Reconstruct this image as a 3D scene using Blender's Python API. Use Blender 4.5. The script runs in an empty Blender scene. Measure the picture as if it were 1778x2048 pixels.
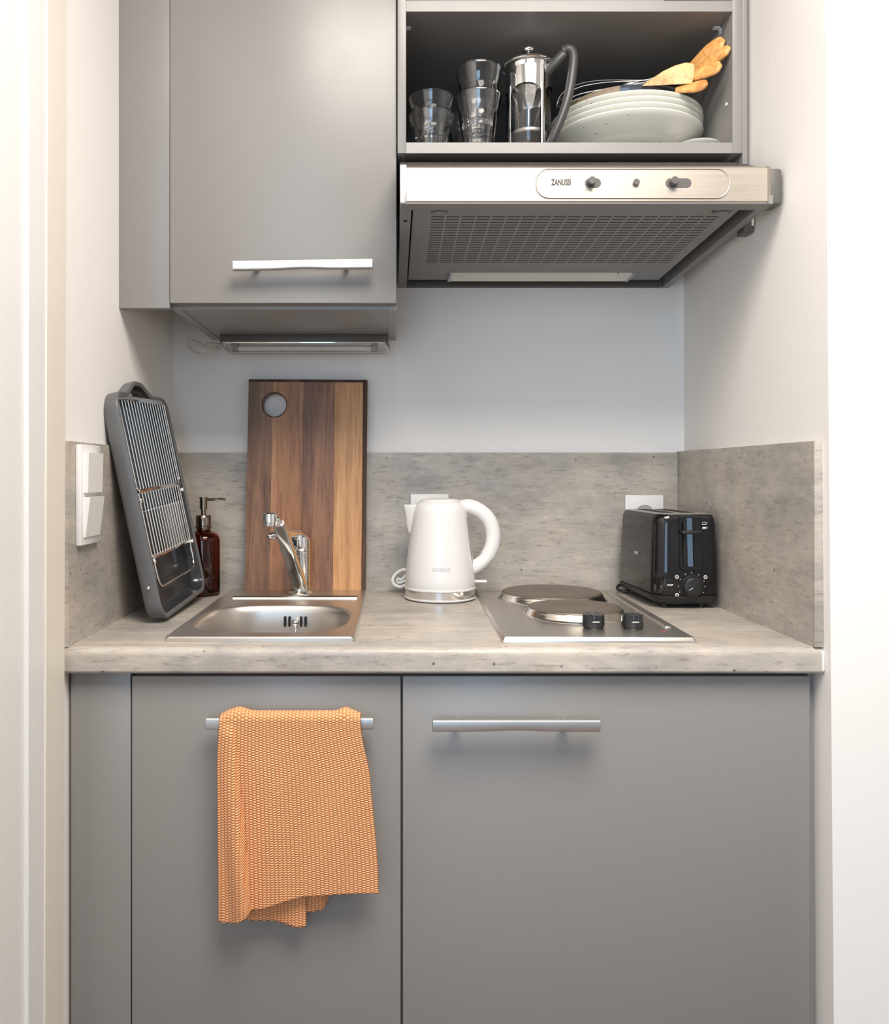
import bpy, bmesh, math, random
from mathutils import Vector, Matrix
random.seed(7)
R = math.radians
SC = bpy.context.scene
COL = SC.collection

# ------------------------------------------------------------------ camera
F, CX, CY = 1637.0, 785.0, 947.0          # focal length and principal point in pixels of the 1778 x 2048 frame
CAMY, CAMZ = -1.786, 1.153                # the back wall is y = 0, the floor z = 0
cam = bpy.data.cameras.new('camera')
cam.sensor_fit = 'HORIZONTAL'; cam.sensor_width = 36.0
cam.lens = F / 1778 * 36.0
cam.shift_x = (889 - CX) / 1778
cam.shift_y = -(1024 - CY) / 1778
cam.clip_start = 0.02
camo = bpy.data.objects.new('camera', cam); COL.objects.link(camo)
camo.location = (0, CAMY, CAMZ); camo.rotation_euler = (R(90), 0, 0)
SC.camera = camo

# ------------------------------------------------------------------ world, lamps, exposure
w = bpy.data.worlds.new('sky'); SC.world = w; w.use_nodes = True
w.node_tree.nodes['Background'].inputs[0].default_value = (0.55, 0.72, 1.0, 1)
w.node_tree.nodes['Background'].inputs[1].default_value = 1.0
def area(name, loc, rot, sx, sy, power, col):
    l = bpy.data.lights.new(name, 'AREA'); l.shape = 'RECTANGLE'; l.size = sx; l.size_y = sy
    l.energy = power; l.color = col
    o = bpy.data.objects.new(name, l); COL.objects.link(o); o.location = loc; o.rotation_euler = rot
    return o
area('window_daylight', (-0.55, -4.68, 1.50), (R(90), 0, 0), 1.45, 1.7, 42, (0.48, 0.74, 1.0))
area('ceiling_lamp_light', (0.28, -1.52, 2.40), (0, 0, 0), 0.9, 0.9, 61, (1.0, 0.91, 0.82))
SC.view_settings.view_transform = 'Standard'
SC.view_settings.look = 'None'
SC.view_settings.exposure = -0.20
SC.view_settings.gamma = 1.0
SC.view_settings.use_curve_mapping = False

# ------------------------------------------------------------------ helpers
def Y(D): return D + CAMY
def P(px, py, D): return Vector(((px - CX) * D / F, D + CAMY, CAMZ - (py - CY) * D / F))
def XP(px, D): return (px - CX) * D / F
def ZP(py, D): return CAMZ - (py - CY) * D / F

class B:
    """a bmesh that shapes are added to"""
    def __init__(s): s.bm = bmesh.new()
    def face(s, vs):
        try: return s.bm.faces.new(vs)
        except ValueError: return None
    def poly(s, pts):
        return s.face([s.bm.verts.new(p) for p in pts])
    def box(s, x0, x1, y0, y1, z0, z1, bev=0.0, seg=2):
        t = bmesh.new()
        bmesh.ops.create_cube(t, size=1.0, matrix=Matrix.Translation(((x0+x1)/2, (y0+y1)/2, (z0+z1)/2)) @ Matrix.Diagonal((abs(x1-x0), abs(y1-y0), abs(z1-z0), 1)))
        if bev: bmesh.ops.bevel(t, geom=t.edges[:], offset=bev, segments=seg, profile=0.5, affect='EDGES')
        s.merge(t); return s
    def hexa(s, pts):
        """eight corners: four of the bottom ring, then four of the top ring"""
        v = [s.bm.verts.new(p) for p in pts]
        for f in ((3,2,1,0),(4,5,6,7),(0,1,5,4),(1,2,6,5),(2,3,7,6),(3,0,4,7)): s.face([v[i] for i in f])
        return s
    def merge(s, t, mtx=None):
        m = {}
        for v in t.verts: m[v] = s.bm.verts.new(mtx @ v.co if mtx else v.co)
        for f in t.faces: s.face([m[v] for v in f.verts])
        t.free(); return s
    def loft(s, loops, cap0=True, cap1=True, closed=True):
        rings = [[s.bm.verts.new(p) for p in lp] for lp in loops]
        n = len(rings[0])
        for a, b in zip(rings, rings[1:]):
            for i in range(n if closed else n-1):
                j = (i+1) % n
                s.face([a[i], a[j], b[j], b[i]])
        if cap0: s.face(rings[0][::-1])
        if cap1: s.face(rings[-1])
        return s
    def lathe(s, prof, c=(0,0,0), n=48, rad=None, cap0=False, cap1=False):
        loops = []
        for r, z in prof:
            lp = []
            for i in range(n):
                a = 2*math.pi*i/n
                rr = rad(a, r, z) if rad else r
                rr = max(rr, 1e-5)
                lp.append((c[0]+rr*math.cos(a), c[1]+rr*math.sin(a), c[2]+z))
            loops.append(lp)
        return s.loft(loops, cap0, cap1)
    def tube(s, path, r, n=8, closed=False, ry=None, up=None, caps=True):
        """sweep an ellipse (r, ry) along path; r may be a list"""
        pts = [Vector(p) for p in path]; m = len(pts)
        tang = []
        for i in range(m):
            if closed: t = pts[(i+1) % m] - pts[i-1]
            else: t = pts[min(i+1, m-1)] - pts[max(i-1, 0)]
            tang.append(t.normalized())
        nrm = Vector(up) if up else (Vector((0,0,1)) if abs(tang[0].z) < .9 else Vector((1,0,0)))
        loops = []
        for i in range(m):
            t = tang[i]
            if up: nrm = Vector(up)
            nrm = (nrm - t*nrm.dot(t)).normalized(); bn = t.cross(nrm)
            ra = r[i] if isinstance(r, (list, tuple)) else r
            rb = ra if ry is None else (ry[i] if isinstance(ry, (list, tuple)) else ry)
            loops.append([pts[i] + nrm*(ra*math.cos(2*math.pi*k/n)) + bn*(rb*math.sin(2*math.pi*k/n)) for k in range(n)])
        if closed:
            loops.append(loops[0]); s.loft(loops, False, False)
            bmesh.ops.remove_doubles(s.bm, verts=s.bm.verts[:], dist=1e-7)
        else: s.loft(loops, caps, caps)
        return s
    def extrude(s, poly, axis, a0, a1, bev=0.0, seg=2):
        """poly: 2d outline; axis 'x': (y,z), 'y': (x,z), 'z': (x,y)"""
        def mk(p, a): return {'x': (a, p[0], p[1]), 'y': (p[0], a, p[1]), 'z': (p[0], p[1], a)}[axis]
        t = bmesh.new()
        A = [t.verts.new(mk(p, a0)) for p in poly]; Bv = [t.verts.new(mk(p, a1)) for p in poly]
        n = len(poly)
        t.faces.new(A[::-1]); t.faces.new(Bv)
        for i in range(n):
            j = (i+1) % n; t.faces.new([A[i], A[j], Bv[j], Bv[i]])
        if bev:
            es = [e for e in t.edges if (e.verts[0] in A) == (e.verts[1] in A)]
            bmesh.ops.bevel(t, geom=es, offset=bev, segments=seg, profile=0.5, affect='EDGES')
        s.merge(t); return s
    def sphere(s, c, r, sz=1.0, u=16, v=10):
        t = bmesh.new(); bmesh.ops.create_uvsphere(t, u_segments=u, v_segments=v, radius=r)
        s.merge(t, Matrix.Translation(c) @ Matrix.Diagonal((1,1,sz,1))); return s
    def cyl(s, a, b, r, n=20, bev=0.0):
        a, b = Vector(a), Vector(b); d = (b-a)
        if bev:
            u = d.normalized()
            return s.tube([a, a+u*1e-6, a+u*bev, b-u*bev, b-u*1e-6, b], [r-bev, r-bev, r, r, r-bev, r-bev], n)
        return s.tube([a, b], r, n)

BASES = {}
def obj(name, b, m, parent=None, smooth=35, local=False, recalc=True):
    if recalc: bmesh.ops.recalc_face_normals(b.bm, faces=b.bm.faces[:])
    me = bpy.data.meshes.new(name); b.bm.to_mesh(me); b.bm.free()
    if smooth:
        me.shade_smooth(); me.set_sharp_from_angle(angle=R(smooth))
    me.materials.append(m)
    o = bpy.data.objects.new(name, me); COL.objects.link(o)
    if parent:
        o.parent = parent
        base = BASES[parent.name]; BASES[o.name] = base
        if not local and base.length: me.transform(Matrix.Translation(-base))
    else: BASES[o.name] = Vector((0,0,0))
    return o
def tag(o, label=None, cat=None, group=None, kind=None):
    if label: o['label'] = label
    if cat: o['category'] = cat
    if group: o['group'] = group
    if kind: o['kind'] = kind
    return o
def thing(name, label, cat, loc=(0,0,0), group=None, mtx=None):
    o = bpy.data.objects.new(name, None); COL.objects.link(o)
    o.empty_display_size = 0.05
    if mtx is not None: o.matrix_world = mtx; BASES[o.name] = Vector((0,0,0))
    else: o.location = loc; BASES[o.name] = Vector(loc)
    return tag(o, label, cat, group)
def inst(name, me, parent, loc=(0,0,0), rot=(0,0,0)):
    o = bpy.data.objects.new(name, me); COL.objects.link(o); o.parent = parent
    o.location = loc; o.rotation_euler = rot; BASES[o.name] = BASES[parent.name]; return o
def struct(name, b, m, smooth=0): return tag(obj(name, b, m, None, smooth), kind='structure')
def rrect(w, h, r, n=6, cx=0.0, cy=0.0):
    out = []
    for sx, sy, a0 in ((1,1,0),(-1,1,90),(-1,-1,180),(1,-1,270)):
        for k in range(n+1):
            a = R(a0 + 90*k/n)
            out.append((cx + sx*(w/2-r) + r*math.cos(a), cy + sy*(h/2-r) + r*math.sin(a)))
    return out
def smoothstep(a, b, x):
    t = min(1, max(0, (x-a)/(b-a))); return t*t*(3-2*t)
def lerp_pts(pts, x):
    if x <= pts[0][0]: return pts[0][1]
    for (x0,y0),(x1,y1) in zip(pts, pts[1:]):
        if x <= x1: return y0 + (y1-y0)*(x-x0)/max(1e-9, x1-x0)
    return pts[-1][1]
def spline(pts, per=8):
    p = [Vector(q) for q in pts]; p = [2*p[0]-p[1]] + p + [2*p[-1]-p[-2]]; out = []
    for i in range(1, len(p)-2):
        for k in range(per):
            t = k/per; a,b,c,d = p[i-1],p[i],p[i+1],p[i+2]
            out.append(0.5*((2*b)+(c-a)*t+(2*a-5*b+4*c-d)*t*t+(3*b-a-3*c+d)*t**3))
    out.append(p[-2]); return out
def text_bm(body, size, sx=1.0, bold=0.0, depth=0.0002):
    """lettering as flat mesh in the xy plane, centred on the origin"""
    c = bpy.data.curves.new('t', 'FONT'); c.body = body; c.size = size; c.align_x = 'CENTER'; c.align_y = 'CENTER'
    c.offset = bold; c.extrude = depth; c.resolution_u = 3
    o = bpy.data.objects.new('t', c); COL.objects.link(o)
    dg = bpy.context.evaluated_depsgraph_get(); ev = o.evaluated_get(dg); me = ev.to_mesh()
    b = B(); b.bm.from_mesh(me)
    for v in b.bm.verts: v.co.x *= sx
    ev.to_mesh_clear(); bpy.data.objects.remove(o); bpy.data.curves.remove(c)
    return b
def place(b, mtx):
    b.bm.transform(mtx); return b
FACE_CAM = Matrix.Rotation(R(90), 4, 'X')     # xy plane -> facing -y

# ------------------------------------------------------------------ materials
class N:
    def __init__(s, name):
        s.m = bpy.data.materials.new(name); s.m.use_nodes = True; s.t = s.m.node_tree
        s.p = s.t.nodes['Principled BSDF']
    def n(s, typ, **kw):
        nd = s.t.nodes.new('ShaderNode'+typ)
        for k, v in kw.items():
            if k.startswith('_'): setattr(nd, k[1:], v)
            else: nd.inputs[k].default_value = v
        return nd
    def l(s, a, b): s.t.links.new(a, b)
    def set(s, **kw):
        for k, v in kw.items(): s.p.inputs[k.replace('_', ' ')].default_value = v
        return s
    def coord(s, scale=(1,1,1), rot=(0,0,0), kind='Object', loc=(0,0,0)):
        tc = s.n('TexCoord'); mp = s.n('Mapping'); s.l(tc.outputs[kind], mp.inputs['Vector'])
        mp.inputs['Scale'].default_value = scale; mp.inputs['Rotation'].default_value = rot; mp.inputs['Location'].default_value = loc
        return mp.outputs['Vector']
    def noise(s, vec, scale, detail=4, rough=.55, dist=0):
        nd = s.n('TexNoise', Scale=scale, Detail=detail, Roughness=rough, Distortion=dist); s.l(vec, nd.inputs['Vector']); return nd.outputs['Fac']
    def ramp(s, fac, stops):
        nd = s.n('ValToRGB'); el = nd.color_ramp.elements
        while len(el) < len(stops): el.new(0.5)
        for e, (p, c) in zip(el, stops): e.position = p; e.color = (*c, 1) if len(c) == 3 else c
        s.l(fac, nd.inputs['Fac']); return nd.outputs['Color']
    def mix(s, fac, a, b, mode='MIX'):
        nd = s.n('Mix', _data_type='RGBA', _blend_type=mode)
        for sock, v in ((0, fac), (6, a), (7, b)):
            if hasattr(v, 'is_linked') or hasattr(v, 'links'): s.l(v, nd.inputs[sock])
            else: nd.inputs[sock].default_value = v if not isinstance(v, tuple) else ((*v, 1) if len(v) == 3 else v)
        return nd.outputs[2]
    def bump(s, h, strength=.2, dist=.001):
        nd = s.n('Bump', Strength=strength, Distance=dist); s.l(h, nd.inputs['Height']); s.l(nd.outputs['Normal'], s.p.inputs['Normal'])
def plain(name, col, rough=.5, metal=0.0, var=.04, bump=0.0, bscale=300, **kw):
    g = N(name); g.set(Base_Color=(*col, 1), Metallic=metal, Roughness=rough)
    v = g.coord()
    nz = g.noise(v, 14, 3)
    rr = g.n('MapRange'); rr.inputs['To Min'].default_value = max(0, rough-var); rr.inputs['To Max'].default_value = rough+var
    g.l(nz, rr.inputs['Value']); g.l(rr.outputs[0], g.p.inputs['Roughness'])
    if bump: g.bump(g.noise(v, bscale, 3), bump, .0006)
    for k, val in kw.items(): g.p.inputs[k.replace('_', ' ')].default_value = val
    return g.m
def concrete(name, streak):
    g = N(name); g.set(Roughness=.42)
    v = g.coord(streak)
    iso = g.coord((1,1,1))
    big = g.noise(v, 5.0, 8, .68, .3); fine = g.noise(v, 34, 8, .75); cloud = g.noise(iso, 6.5, 7, .66)
    c1 = g.ramp(big, [(.30, (.27,.245,.22)), (.5, (.42,.39,.35)), (.70, (.57,.54,.50))])
    c2 = g.ramp(cloud, [(.36, (.27,.265,.26)), (.50, (.44,.405,.36)), (.64, (.60,.53,.44))])
    c = g.mix(.5, c1, c2)
    st = g.ramp(fine, [(.34, (.22,.19,.16)), (.45, (.48,.48,.48)), (.58, (.5,.5,.5)), (.68, (.76,.74,.71))])
    c = g.mix(.65, c, st, 'OVERLAY')
    sl = g.ramp(g.noise(g.coord((streak[0]*1.3, streak[1]*1.3, streak[2]*2.2), loc=(3,1,7)), 9, 5, .6), [(.63, (0,0,0)), (.72, (1,1,1))])
    c = g.mix(g.mix(1.0, sl, (.55,.55,.55), 'MULTIPLY'), c, (.22,.19,.16))
    vo = g.n('TexVoronoi', Scale=38.0); g.l(iso, vo.inputs['Vector'])
    pit = g.ramp(vo.outputs['Distance'], [(.06, (1,1,1)), (.10, (0,0,0))])
    gate = g.ramp(g.noise(iso, 11, 2), [(.45, (0,0,0)), (.55, (1,1,1))])
    pg = g.mix(1.0, pit, gate, 'MULTIPLY')
    c = g.mix(pg, c, (.12,.105,.09))
    g.l(c, g.p.inputs['Base Color'])
    g.bump(fine, .12, .0006)
    return g.m
def wood(name, c_dark, c_mid, c_light, grain=(14, 14, 1.1), rot=(0,0,0), loc=(0,0,0), rough=.42, knot=False, sc=2.2):
    g = N(name); g.set(Roughness=rough)
    v = g.coord(grain, rot, 'Object', loc)
    a = g.noise(v, sc, 4, .55, .9); b = g.noise(v, sc*6, 6, .65, .3)
    c = g.ramp(a, [(.3, c_dark), (.5, c_mid), (.7, c_light)])
    f = g.ramp(b, [(.35, tuple(x*.55 for x in c_dark)), (.5, (.5,.5,.5)), (.68, (.62,.6,.55))])
    c = g.mix(.45, c, f, 'OVERLAY')
    g.l(c, g.p.inputs['Base Color']); g.bump(b, .08, .0005)
    return g.m
def brushed(name, col, rough, scale=(2, 260, 260), strength=.06):
    g = N(name); g.set(Base_Color=(*col,1), Metallic=1.0, Roughness=rough)
    v = g.coord(scale); nz = g.noise(v, 3, 3, .6)
    rr = g.n('MapRange'); rr.inputs['To Min'].default_value = rough*.8; rr.inputs['To Max'].default_value = rough*1.25
    g.l(nz, rr.inputs['Value']); g.l(rr.outputs[0], g.p.inputs['Roughness'])
    g.bump(nz, strength, .0004)
    return g.m
def glass(name, col=(1,1,1), rough=0.0, ior=1.47):
    g = N(name); g.set(Base_Color=(*col,1), Roughness=rough, IOR=ior); g.p.inputs['Transmission Weight'].default_value = 1.0
    return g.m
def speckled(name, base, speck, scale, thr, rough=.25):
    g = N(name); g.set(Roughness=rough)
    v = g.coord(); vo = g.n('TexVoronoi', Scale=scale); g.l(v, vo.inputs['Vector'])
    pit = g.ramp(vo.outputs['Distance'], [(thr, (1,1,1)), (thr+.04, (0,0,0))])
    gate = g.ramp(g.noise(v, scale*.45, 2), [(.5, (0,0,0)), (.56, (1,1,1))])
    c = g.mix(g.mix(1.0, pit, gate, 'MULTIPLY'), base, speck)
    g.l(c, g.p.inputs['Base Color']); return g.m

M = {}
M['wall'] = plain('wall_paint', (.86,.845,.825), .7, bump=.05, bscale=180)
M['ceil'] = plain('ceiling_paint', (.82,.81,.79), .8)
M['cream'] = plain('cream_gloss_paint', (.78,.745,.66), .35)
M['doorwhite'] = plain('white_gloss_paint', (.78,.79,.79), .35)
M['cab'] = plain('grey_laminate', (.255,.247,.238), .34, bump=.03, bscale=600)
M['cabshade'] = plain('shaded_back_board', (.045,.038,.036), .32)  # cabinet interior's shade put into the back panel's colour
M['concrete'] = concrete('concrete_laminate', (1.0, 1.0, 5.0))
M['concrete_top'] = concrete('concrete_laminate_worktop', (1.0, 5.0, 5.0))
M['handle'] = plain('satin_nickel', (.60,.59,.575), .42, 1.0)
M['steel'] = brushed('brushed_steel', (.66,.62,.575), .36, strength=.02)
M['hoodsteel'] = brushed('hood_steel', (.50,.455,.395), .42, strength=.03)
M['ring'] = plain('ring_steel', (.74,.70,.64), .2, 1.0)
M['chrome'] = plain('chrome', (.88,.88,.87), .07, 1.0, var=.015)
M['hoodgrey'] = plain('hood_grey_paint', (.22,.215,.21), .42)
M['hoodcap'] = plain('hood_grey_plastic', (.10,.095,.09), .45)
M['black'] = plain('black_plastic', (.012,.012,.012), .4)
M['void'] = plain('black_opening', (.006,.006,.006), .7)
M['white'] = plain('white_plastic', (.80,.80,.79), .25)
M['kettle'] = plain('kettle_white', (.74,.735,.73), .22)
M['print'] = plain('printed_dark', (.05,.045,.04), .5)
M['printgrey'] = plain('printed_grey', (.42,.42,.42), .5)
M['printwhite'] = plain('printed_white', (.85,.85,.85), .5)
M['glass'] = glass('clear_glass', ior=1.54)
M['amber'] = glass('amber_glass', (.36,.085,.025))
M['lampcover'] = glass('clear_cover', (.98,.97,.94), .06, 1.25)
M['bronze'] = plain('gunmetal', (.30,.24,.19), .16, 1.0)
M['cord'] = plain('clear_cord', (.62,.58,.50), .4)
M['toaster'] = plain('gloss_black', (.008,.008,.009), .07, var=.02, bump=0)
M['toastermatte'] = plain('matte_black', (.016,.016,.016), .42)
M['toastertop'] = plain('toaster_top_metal', (.34,.33,.32), .35, 0.6)
M['tray'] = plain('tray_coating', (.115,.118,.122), .36, bump=.03, bscale=500)
M['trayin'] = plain('tray_gloss_inside', (.035,.037,.04), .16)
M['iron'] = plain('hotplate_iron', (.19,.155,.125), .42, 0.55, bump=.1, bscale=120)
M['knob'] = plain('smoked_knob', (.02,.022,.024), .12)
M['red'] = plain('red_lamp', (.6,.03,.02), .3)
M['plate'] = speckled('speckled_glaze', (.77,.77,.69), (.05,.04,.035), 75, .09)
M['dish'] = plain('white_glaze', (.8,.79,.76), .2)
M['pressplastic'] = plain('press_handle_plastic', (.05,.05,.05), .38)
M['olive'] = wood('olive_wood', (.40,.17,.045), (.66,.33,.10), (.80,.48,.18), (22, 22, 22), sc=1.2)
M['floorwood'] = wood('floor_wood', (.10,.055,.03), (.18,.10,.06), (.25,.15,.09), (1.2, 9, 9))
M['sealant'] = plain('white_sealant', (.8,.79,.77), .6, bump=.6, bscale=90)

# bowl: dark slate glaze over speckled sand-coloured clay
g = N('dipped_bowl_glaze'); g.set(Roughness=.14)
v = g.coord((1,1,1)); sp = g.n('TexVoronoi', Scale=330.0); g.l(v, sp.inputs['Vector'])
clay = g.ramp(sp.outputs['Distance'], [(.12, (.07,.045,.03)), (.32, (.36,.28,.20))])
sep = g.n('SeparateXYZ'); g.l(v, sep.inputs[0])
fac = g.ramp(sep.outputs[0], [(.0, (0,0,0)), (.0, (0,0,0))])
mr = g.n('MapRange'); mr.inputs['From Min'].default_value = -.060; mr.inputs['From Max'].default_value = -.056; g.l(sep.outputs[0], mr.inputs['Value'])
g.l(g.mix(mr.outputs[0], clay, (.07,.08,.10)), g.p.inputs['Base Color'])  # slate glaze tinted bluer to stand in for the window's reflection
rg = g.n('MapRange'); rg.inputs['To Min'].default_value = .6; rg.inputs['To Max'].default_value = .1; g.l(mr.outputs[0], rg.inputs['Value']); g.l(rg.outputs[0], g.p.inputs['Roughness'])
M['bowl'] = g.m
# dusty top of the hood
g = N('dusty_black'); g.set(Roughness=.5); v = g.coord((1,1,1))
d = g.ramp(g.noise(v, 260, 4, .7), [(.56, (.035,.028,.03)), (.70, (.26,.22,.22))])
g.l(d, g.p.inputs['Base Color']); M['dust'] = g.m
# knitted towel
g = N('orange_knit'); g.set(Roughness=.9); g.p.inputs['Sheen Weight'].default_value = .05
uv = g.coord((1,1,1), kind='UV')
sx = g.n('SeparateXYZ'); g.l(uv, sx.inputs[0])
def mth(op, a_, b_=None):
    nd = g.n('Math', _operation=op)
    for k, val in ((0, a_), (1, b_)):
        if val is None: continue
        if isinstance(val, (int, float)): nd.inputs[k].default_value = val
        else: g.l(val, nd.inputs[k])
    return nd.outputs[0]
colm = mth('FLOOR', sx.outputs[0]); half = mth('MULTIPLY', mth('FLOORED_MODULO', colm, 2.0), .5)
hu_ = mth('SINE', mth('MULTIPLY', mth('FRACT', sx.outputs[0]), math.pi))
hv_ = mth('SINE', mth('MULTIPLY', mth('FRACT', mth('ADD', sx.outputs[1], half)), math.pi))
hh = mth('POWER', mth('MULTIPLY', hu_, hv_), .6)
c = g.ramp(hh, [(.0, (.62,.20,.065)), (.30, (.88,.36,.14)), (.75, (.98,.49,.235))])
g.l(c, g.p.inputs['Base Color'])
g.bump(hh, 1.0, .0022)
M['towel'] = g.m

# ------------------------------------------------------------------ the room
CEIL = 2.55
struct('floor', B().box(-2.2, 2.4, -4.9, 0.12, -.1, 0), M['floorwood'])
struct('ceiling', B().box(-2.2, 2.4, -4.9, 0.12, CEIL, CEIL+.1), M['ceil'])
struct('wall_back', B().box(-.60, .80, 0, .12, 0, CEIL), M['wall'])
struct('wall_left', B().box(-.60, -.479, -2.35, 0, 0, CEIL), M['wall'])
yf = Y(1.170)
rw = [(.640,0,0),(.632,0,CEIL),(.634,yf,0),(.6125,yf,CEIL)]
b = B().hexa([(.634,yf,0),(2.4,yf,0),(2.4,0,0),(.640,0,0),(.6125,yf,CEIL),(2.4,yf,CEIL),(2.4,0,CEIL),(.632,0,CEIL)])
struct('wall_right', b, M['wall'])
struct('wall_far_right', B().box(2.28, 2.4, -4.9, yf, 0, CEIL), M['wall'])
struct('wall_far_left', B().box(-2.2, -2.08, -4.9, -2.35, 0, CEIL), M['wall'])
struct('wall_hall_end', B().box(-2.08, -.60, -2.35, -2.23, 0, CEIL), M['wall'])
b = B().box(-2.08,-1.3,-4.9,-4.78,0,CEIL).box(.2,2.28,-4.9,-4.78,0,CEIL).box(-1.3,.2,-4.9,-4.78,0,.62).box(-1.3,.2,-4.9,-4.78,2.38,CEIL)
struct('wall_rear', b, M['wall'])
win = struct('window_1', B().box(-1.3,-1.24,-4.86,-4.82,.62,2.38).box(.14,.2,-4.86,-4.82,.62,2.38).box(-1.24,.14,-4.86,-4.82,.62,.68).box(-1.24,.14,-4.86,-4.82,2.32,2.38).box(-.58,-.52,-4.86,-4.82,.68,2.32), M['white'])

# the door in the left wall: cream casing, jamb strip and leaf, slightly out of plumb
def strip(x0, x1, pt0, pb0, pt1, pb1, xf, m, name, par=None):
    """upright board on the left wall whose face lies at x = x1, between two image columns (far edge pt0/pb0, near edge pt1/pb1)"""
    def yy(px): return Y(F * -x1 / (CX - px))
    def ext(pt, pb, z):
        zt, zb = 1.80, .36
        return yy(pt) + (yy(pb) - yy(pt)) * (z - zt) / (zb - zt)
    za, zb = 0.0, 2.1
    f0, f1 = ext(pt0, pb0, za), ext(pt0, pb0, zb); n0, n1 = ext(pt1, pb1, za), ext(pt1, pb1, zb)
    b = B().hexa([(x0,n0,za),(x1,n0,za),(x1,f0,za),(x0,f0,za),(x0,n1,zb),(x1,n1,zb),(x1,f1,zb),(x0,f1,zb)])
    return obj(name, b, m, par, 0)
d1 = tag(bpy.data.objects.new('door_1', None), kind='structure'); COL.objects.link(d1); BASES['door_1'] = Vector((0,0,0))
strip(-.479, -.4665, 134, 126, 96, 90, 0, M['cream'], 'casing', d1)
strip(-.479, -.468, 96, 90, 63, 60, 0, M['doorwhite'], 'jamb', d1)
strip(-.479, -.4672, 63, 60, 58, 57, 0, M['doorwhite'], 'seal_strip', d1)
b = B().box(-.4795, -.472, -2.05, Y(F*.472/(CX-60)), .005, 2.08)
obj('door_leaf', b, M['doorwhite'], d1, 0)

# ------------------------------------------------------------------ splash panels
def panel(name, pts, z0, z1, label):
    b = B().hexa([(x,y,z0) for x,y in pts] + [(x,y,z1) for x,y in pts])
    return tag(obj(name, b, M['concrete'], None, 0), label, 'splashback', 'splash panels round the worktop')
panel('splash_panel', [(-.4715, Y(1.775)), (.6185, Y(1.775)), (.6185, -.0005), (-.4715, -.0005)], .900, 1.1985, 'concrete-look splash panel along the back wall behind kettle')
panel('splash_panel', [(-.4785, Y(1.192)), (-.472, Y(1.192)), (-.472, -.0005), (-.4785, -.0005)], .900, 1.2005, 'concrete-look splash panel on left wall behind the light switch')
t = thing('splash_panel', 'concrete-look splash panel on right wall beside the toaster', 'splashback', (.62, Y(1.2), .9), 'splash panels round the worktop')
b = B().hexa([(x,y,z) for z in (.900, 1.2005) for x,y in [(.6135, Y(1.194)), (.6262, Y(1.194)), (.634, -.0005), (.6192, -.0005)]])
obj('board', b, M['concrete'], t, 0)
obj('edge_strip', B().box(.6130, .6262, Y(1.1885), Y(1.194), .9005, 1.2005, .0008), M['concrete'], t)

# ------------------------------------------------------------------ worktop with a cut-out for the sink
t = thing('worktop', 'long concrete-look worktop with rounded front edge carrying sink and cooktop', 'worktop', (0, Y(1.2), .8625))
yF = Y(1.186)
prof = [(Y(1.245), .8625), (yF+.004, .8625), (yF+.0008, .866)]
for k in range(7):
    a = R(180 - 15*k); prof.append((yF+.012 + .012*math.cos(a), .888 + .012*math.sin(a)))
prof += [(Y(1.245), .900)]
b = B().extrude(prof, 'x', -.4775, .6262)
b.box(-.4775, -.338, Y(1.245), -.0005, .8625, .9).box(-.062, .6262, Y(1.245), -.0005, .8625, .9)
b.box(-.338, -.062, Y(1.56), -.0005, .8625, .9)
obj('board', b, M['concrete_top'], t, 30)
b = B().box(.6225, .6264, yF-.0008, yF+.006, .866, .8955, .0012, 2)
obj('sealant', b, M['sealant'], t)

# ------------------------------------------------------------------ base cabinets
def bar_handle(name, parent, x0, x1, z, yfront, ydoor, tilt=0.0):
    """slim bar, waisted in the middle, on two round posts"""
    loops = []
    for k in range(25):
        s = k/24; x = x0 + (x1-x0)*(s if 0 < k < 24 else s) + (-(x1-x0)/24+.0008 if k == 1 else (x1-x0)/24-.0008 if k == 23 else 0)
        wst = math.exp(-((s-.5)/.16)**2)
        h = .0083 - .0010*wst; dy = .0060; zc = z + tilt*(s-.5) + .0010*wst
        e = 1.0 if 0 < k < 24 else .86
        pr = rrect(2*dy*e, 2*h*e, .0022, 3)
        loops.append([(x, yfront + .006 + p[0], zc + p[1]) for p in pr])
    h = obj(name, B().loft(loops), M['handle'], parent)
    for xx in (x0+.037, x1-.047):
        obj('post', B().cyl((xx, yfront+.009, z), (xx, ydoor+.0005, z), .0048, 14), M['handle'], h)
    return h
def base_cabinet(name, label, x0, x1, hx0, hx1, hz):
    t = thing(name, label, 'cabinet', ((x0+x1)/2, -.3, 0), 'base cabinets under the worktop')
    y0, y1 = Y(1.2265), -.01
    b = B().box(x0, x0+.016, y0, y1, .12, .8615).box(x1-.016, x1, y0, y1, .12, .8615).box(x0+.016, x1-.016, y0, y1, .12, .136)
    b.box(x0+.016, x1-.016, y1-.006, y1, .136, .8615).box(x0+.016, x1-.016, y0, y0+.016, .845, .8615)
    obj('body', b, M['cab'], t, 0)
    d = obj('door', B().box(x0+.0015, x1-.0015, Y(1.206), Y(1.2255), .124, .8545, .0012), M['cab'], t)
    bar_handle('handle', d, hx0, hx1, hz, Y(1.170), Y(1.206))
    obj('plinth', B().box(x0, x1, Y(1.27), Y(1.286), 0, .119), M['cab'], t, 0)
    return t
base_cabinet('base_cabinet', 'narrow grey base cabinet under the sink with towel on its handle', -.3855, .0135, XP(411,1.172), XP(747,1.172), ZP(1447.5,1.172))
base_cabinet('base_cabinet', 'wide grey base cabinet under the cooktop with bare bar handle', .0137, .6165, XP(865,1.172), XP(1201,1.172), ZP(1452,1.172))
G = 'grey filler strips beside the cabinets'
tag(obj('filler_panel', B().box(-.4745, -.3862, Y(1.207), Y(1.225), 0, .861, .0008), M['cab']), 'grey upright filler panel between left wall and the sink base cabinet', 'filler panel', G)
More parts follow.
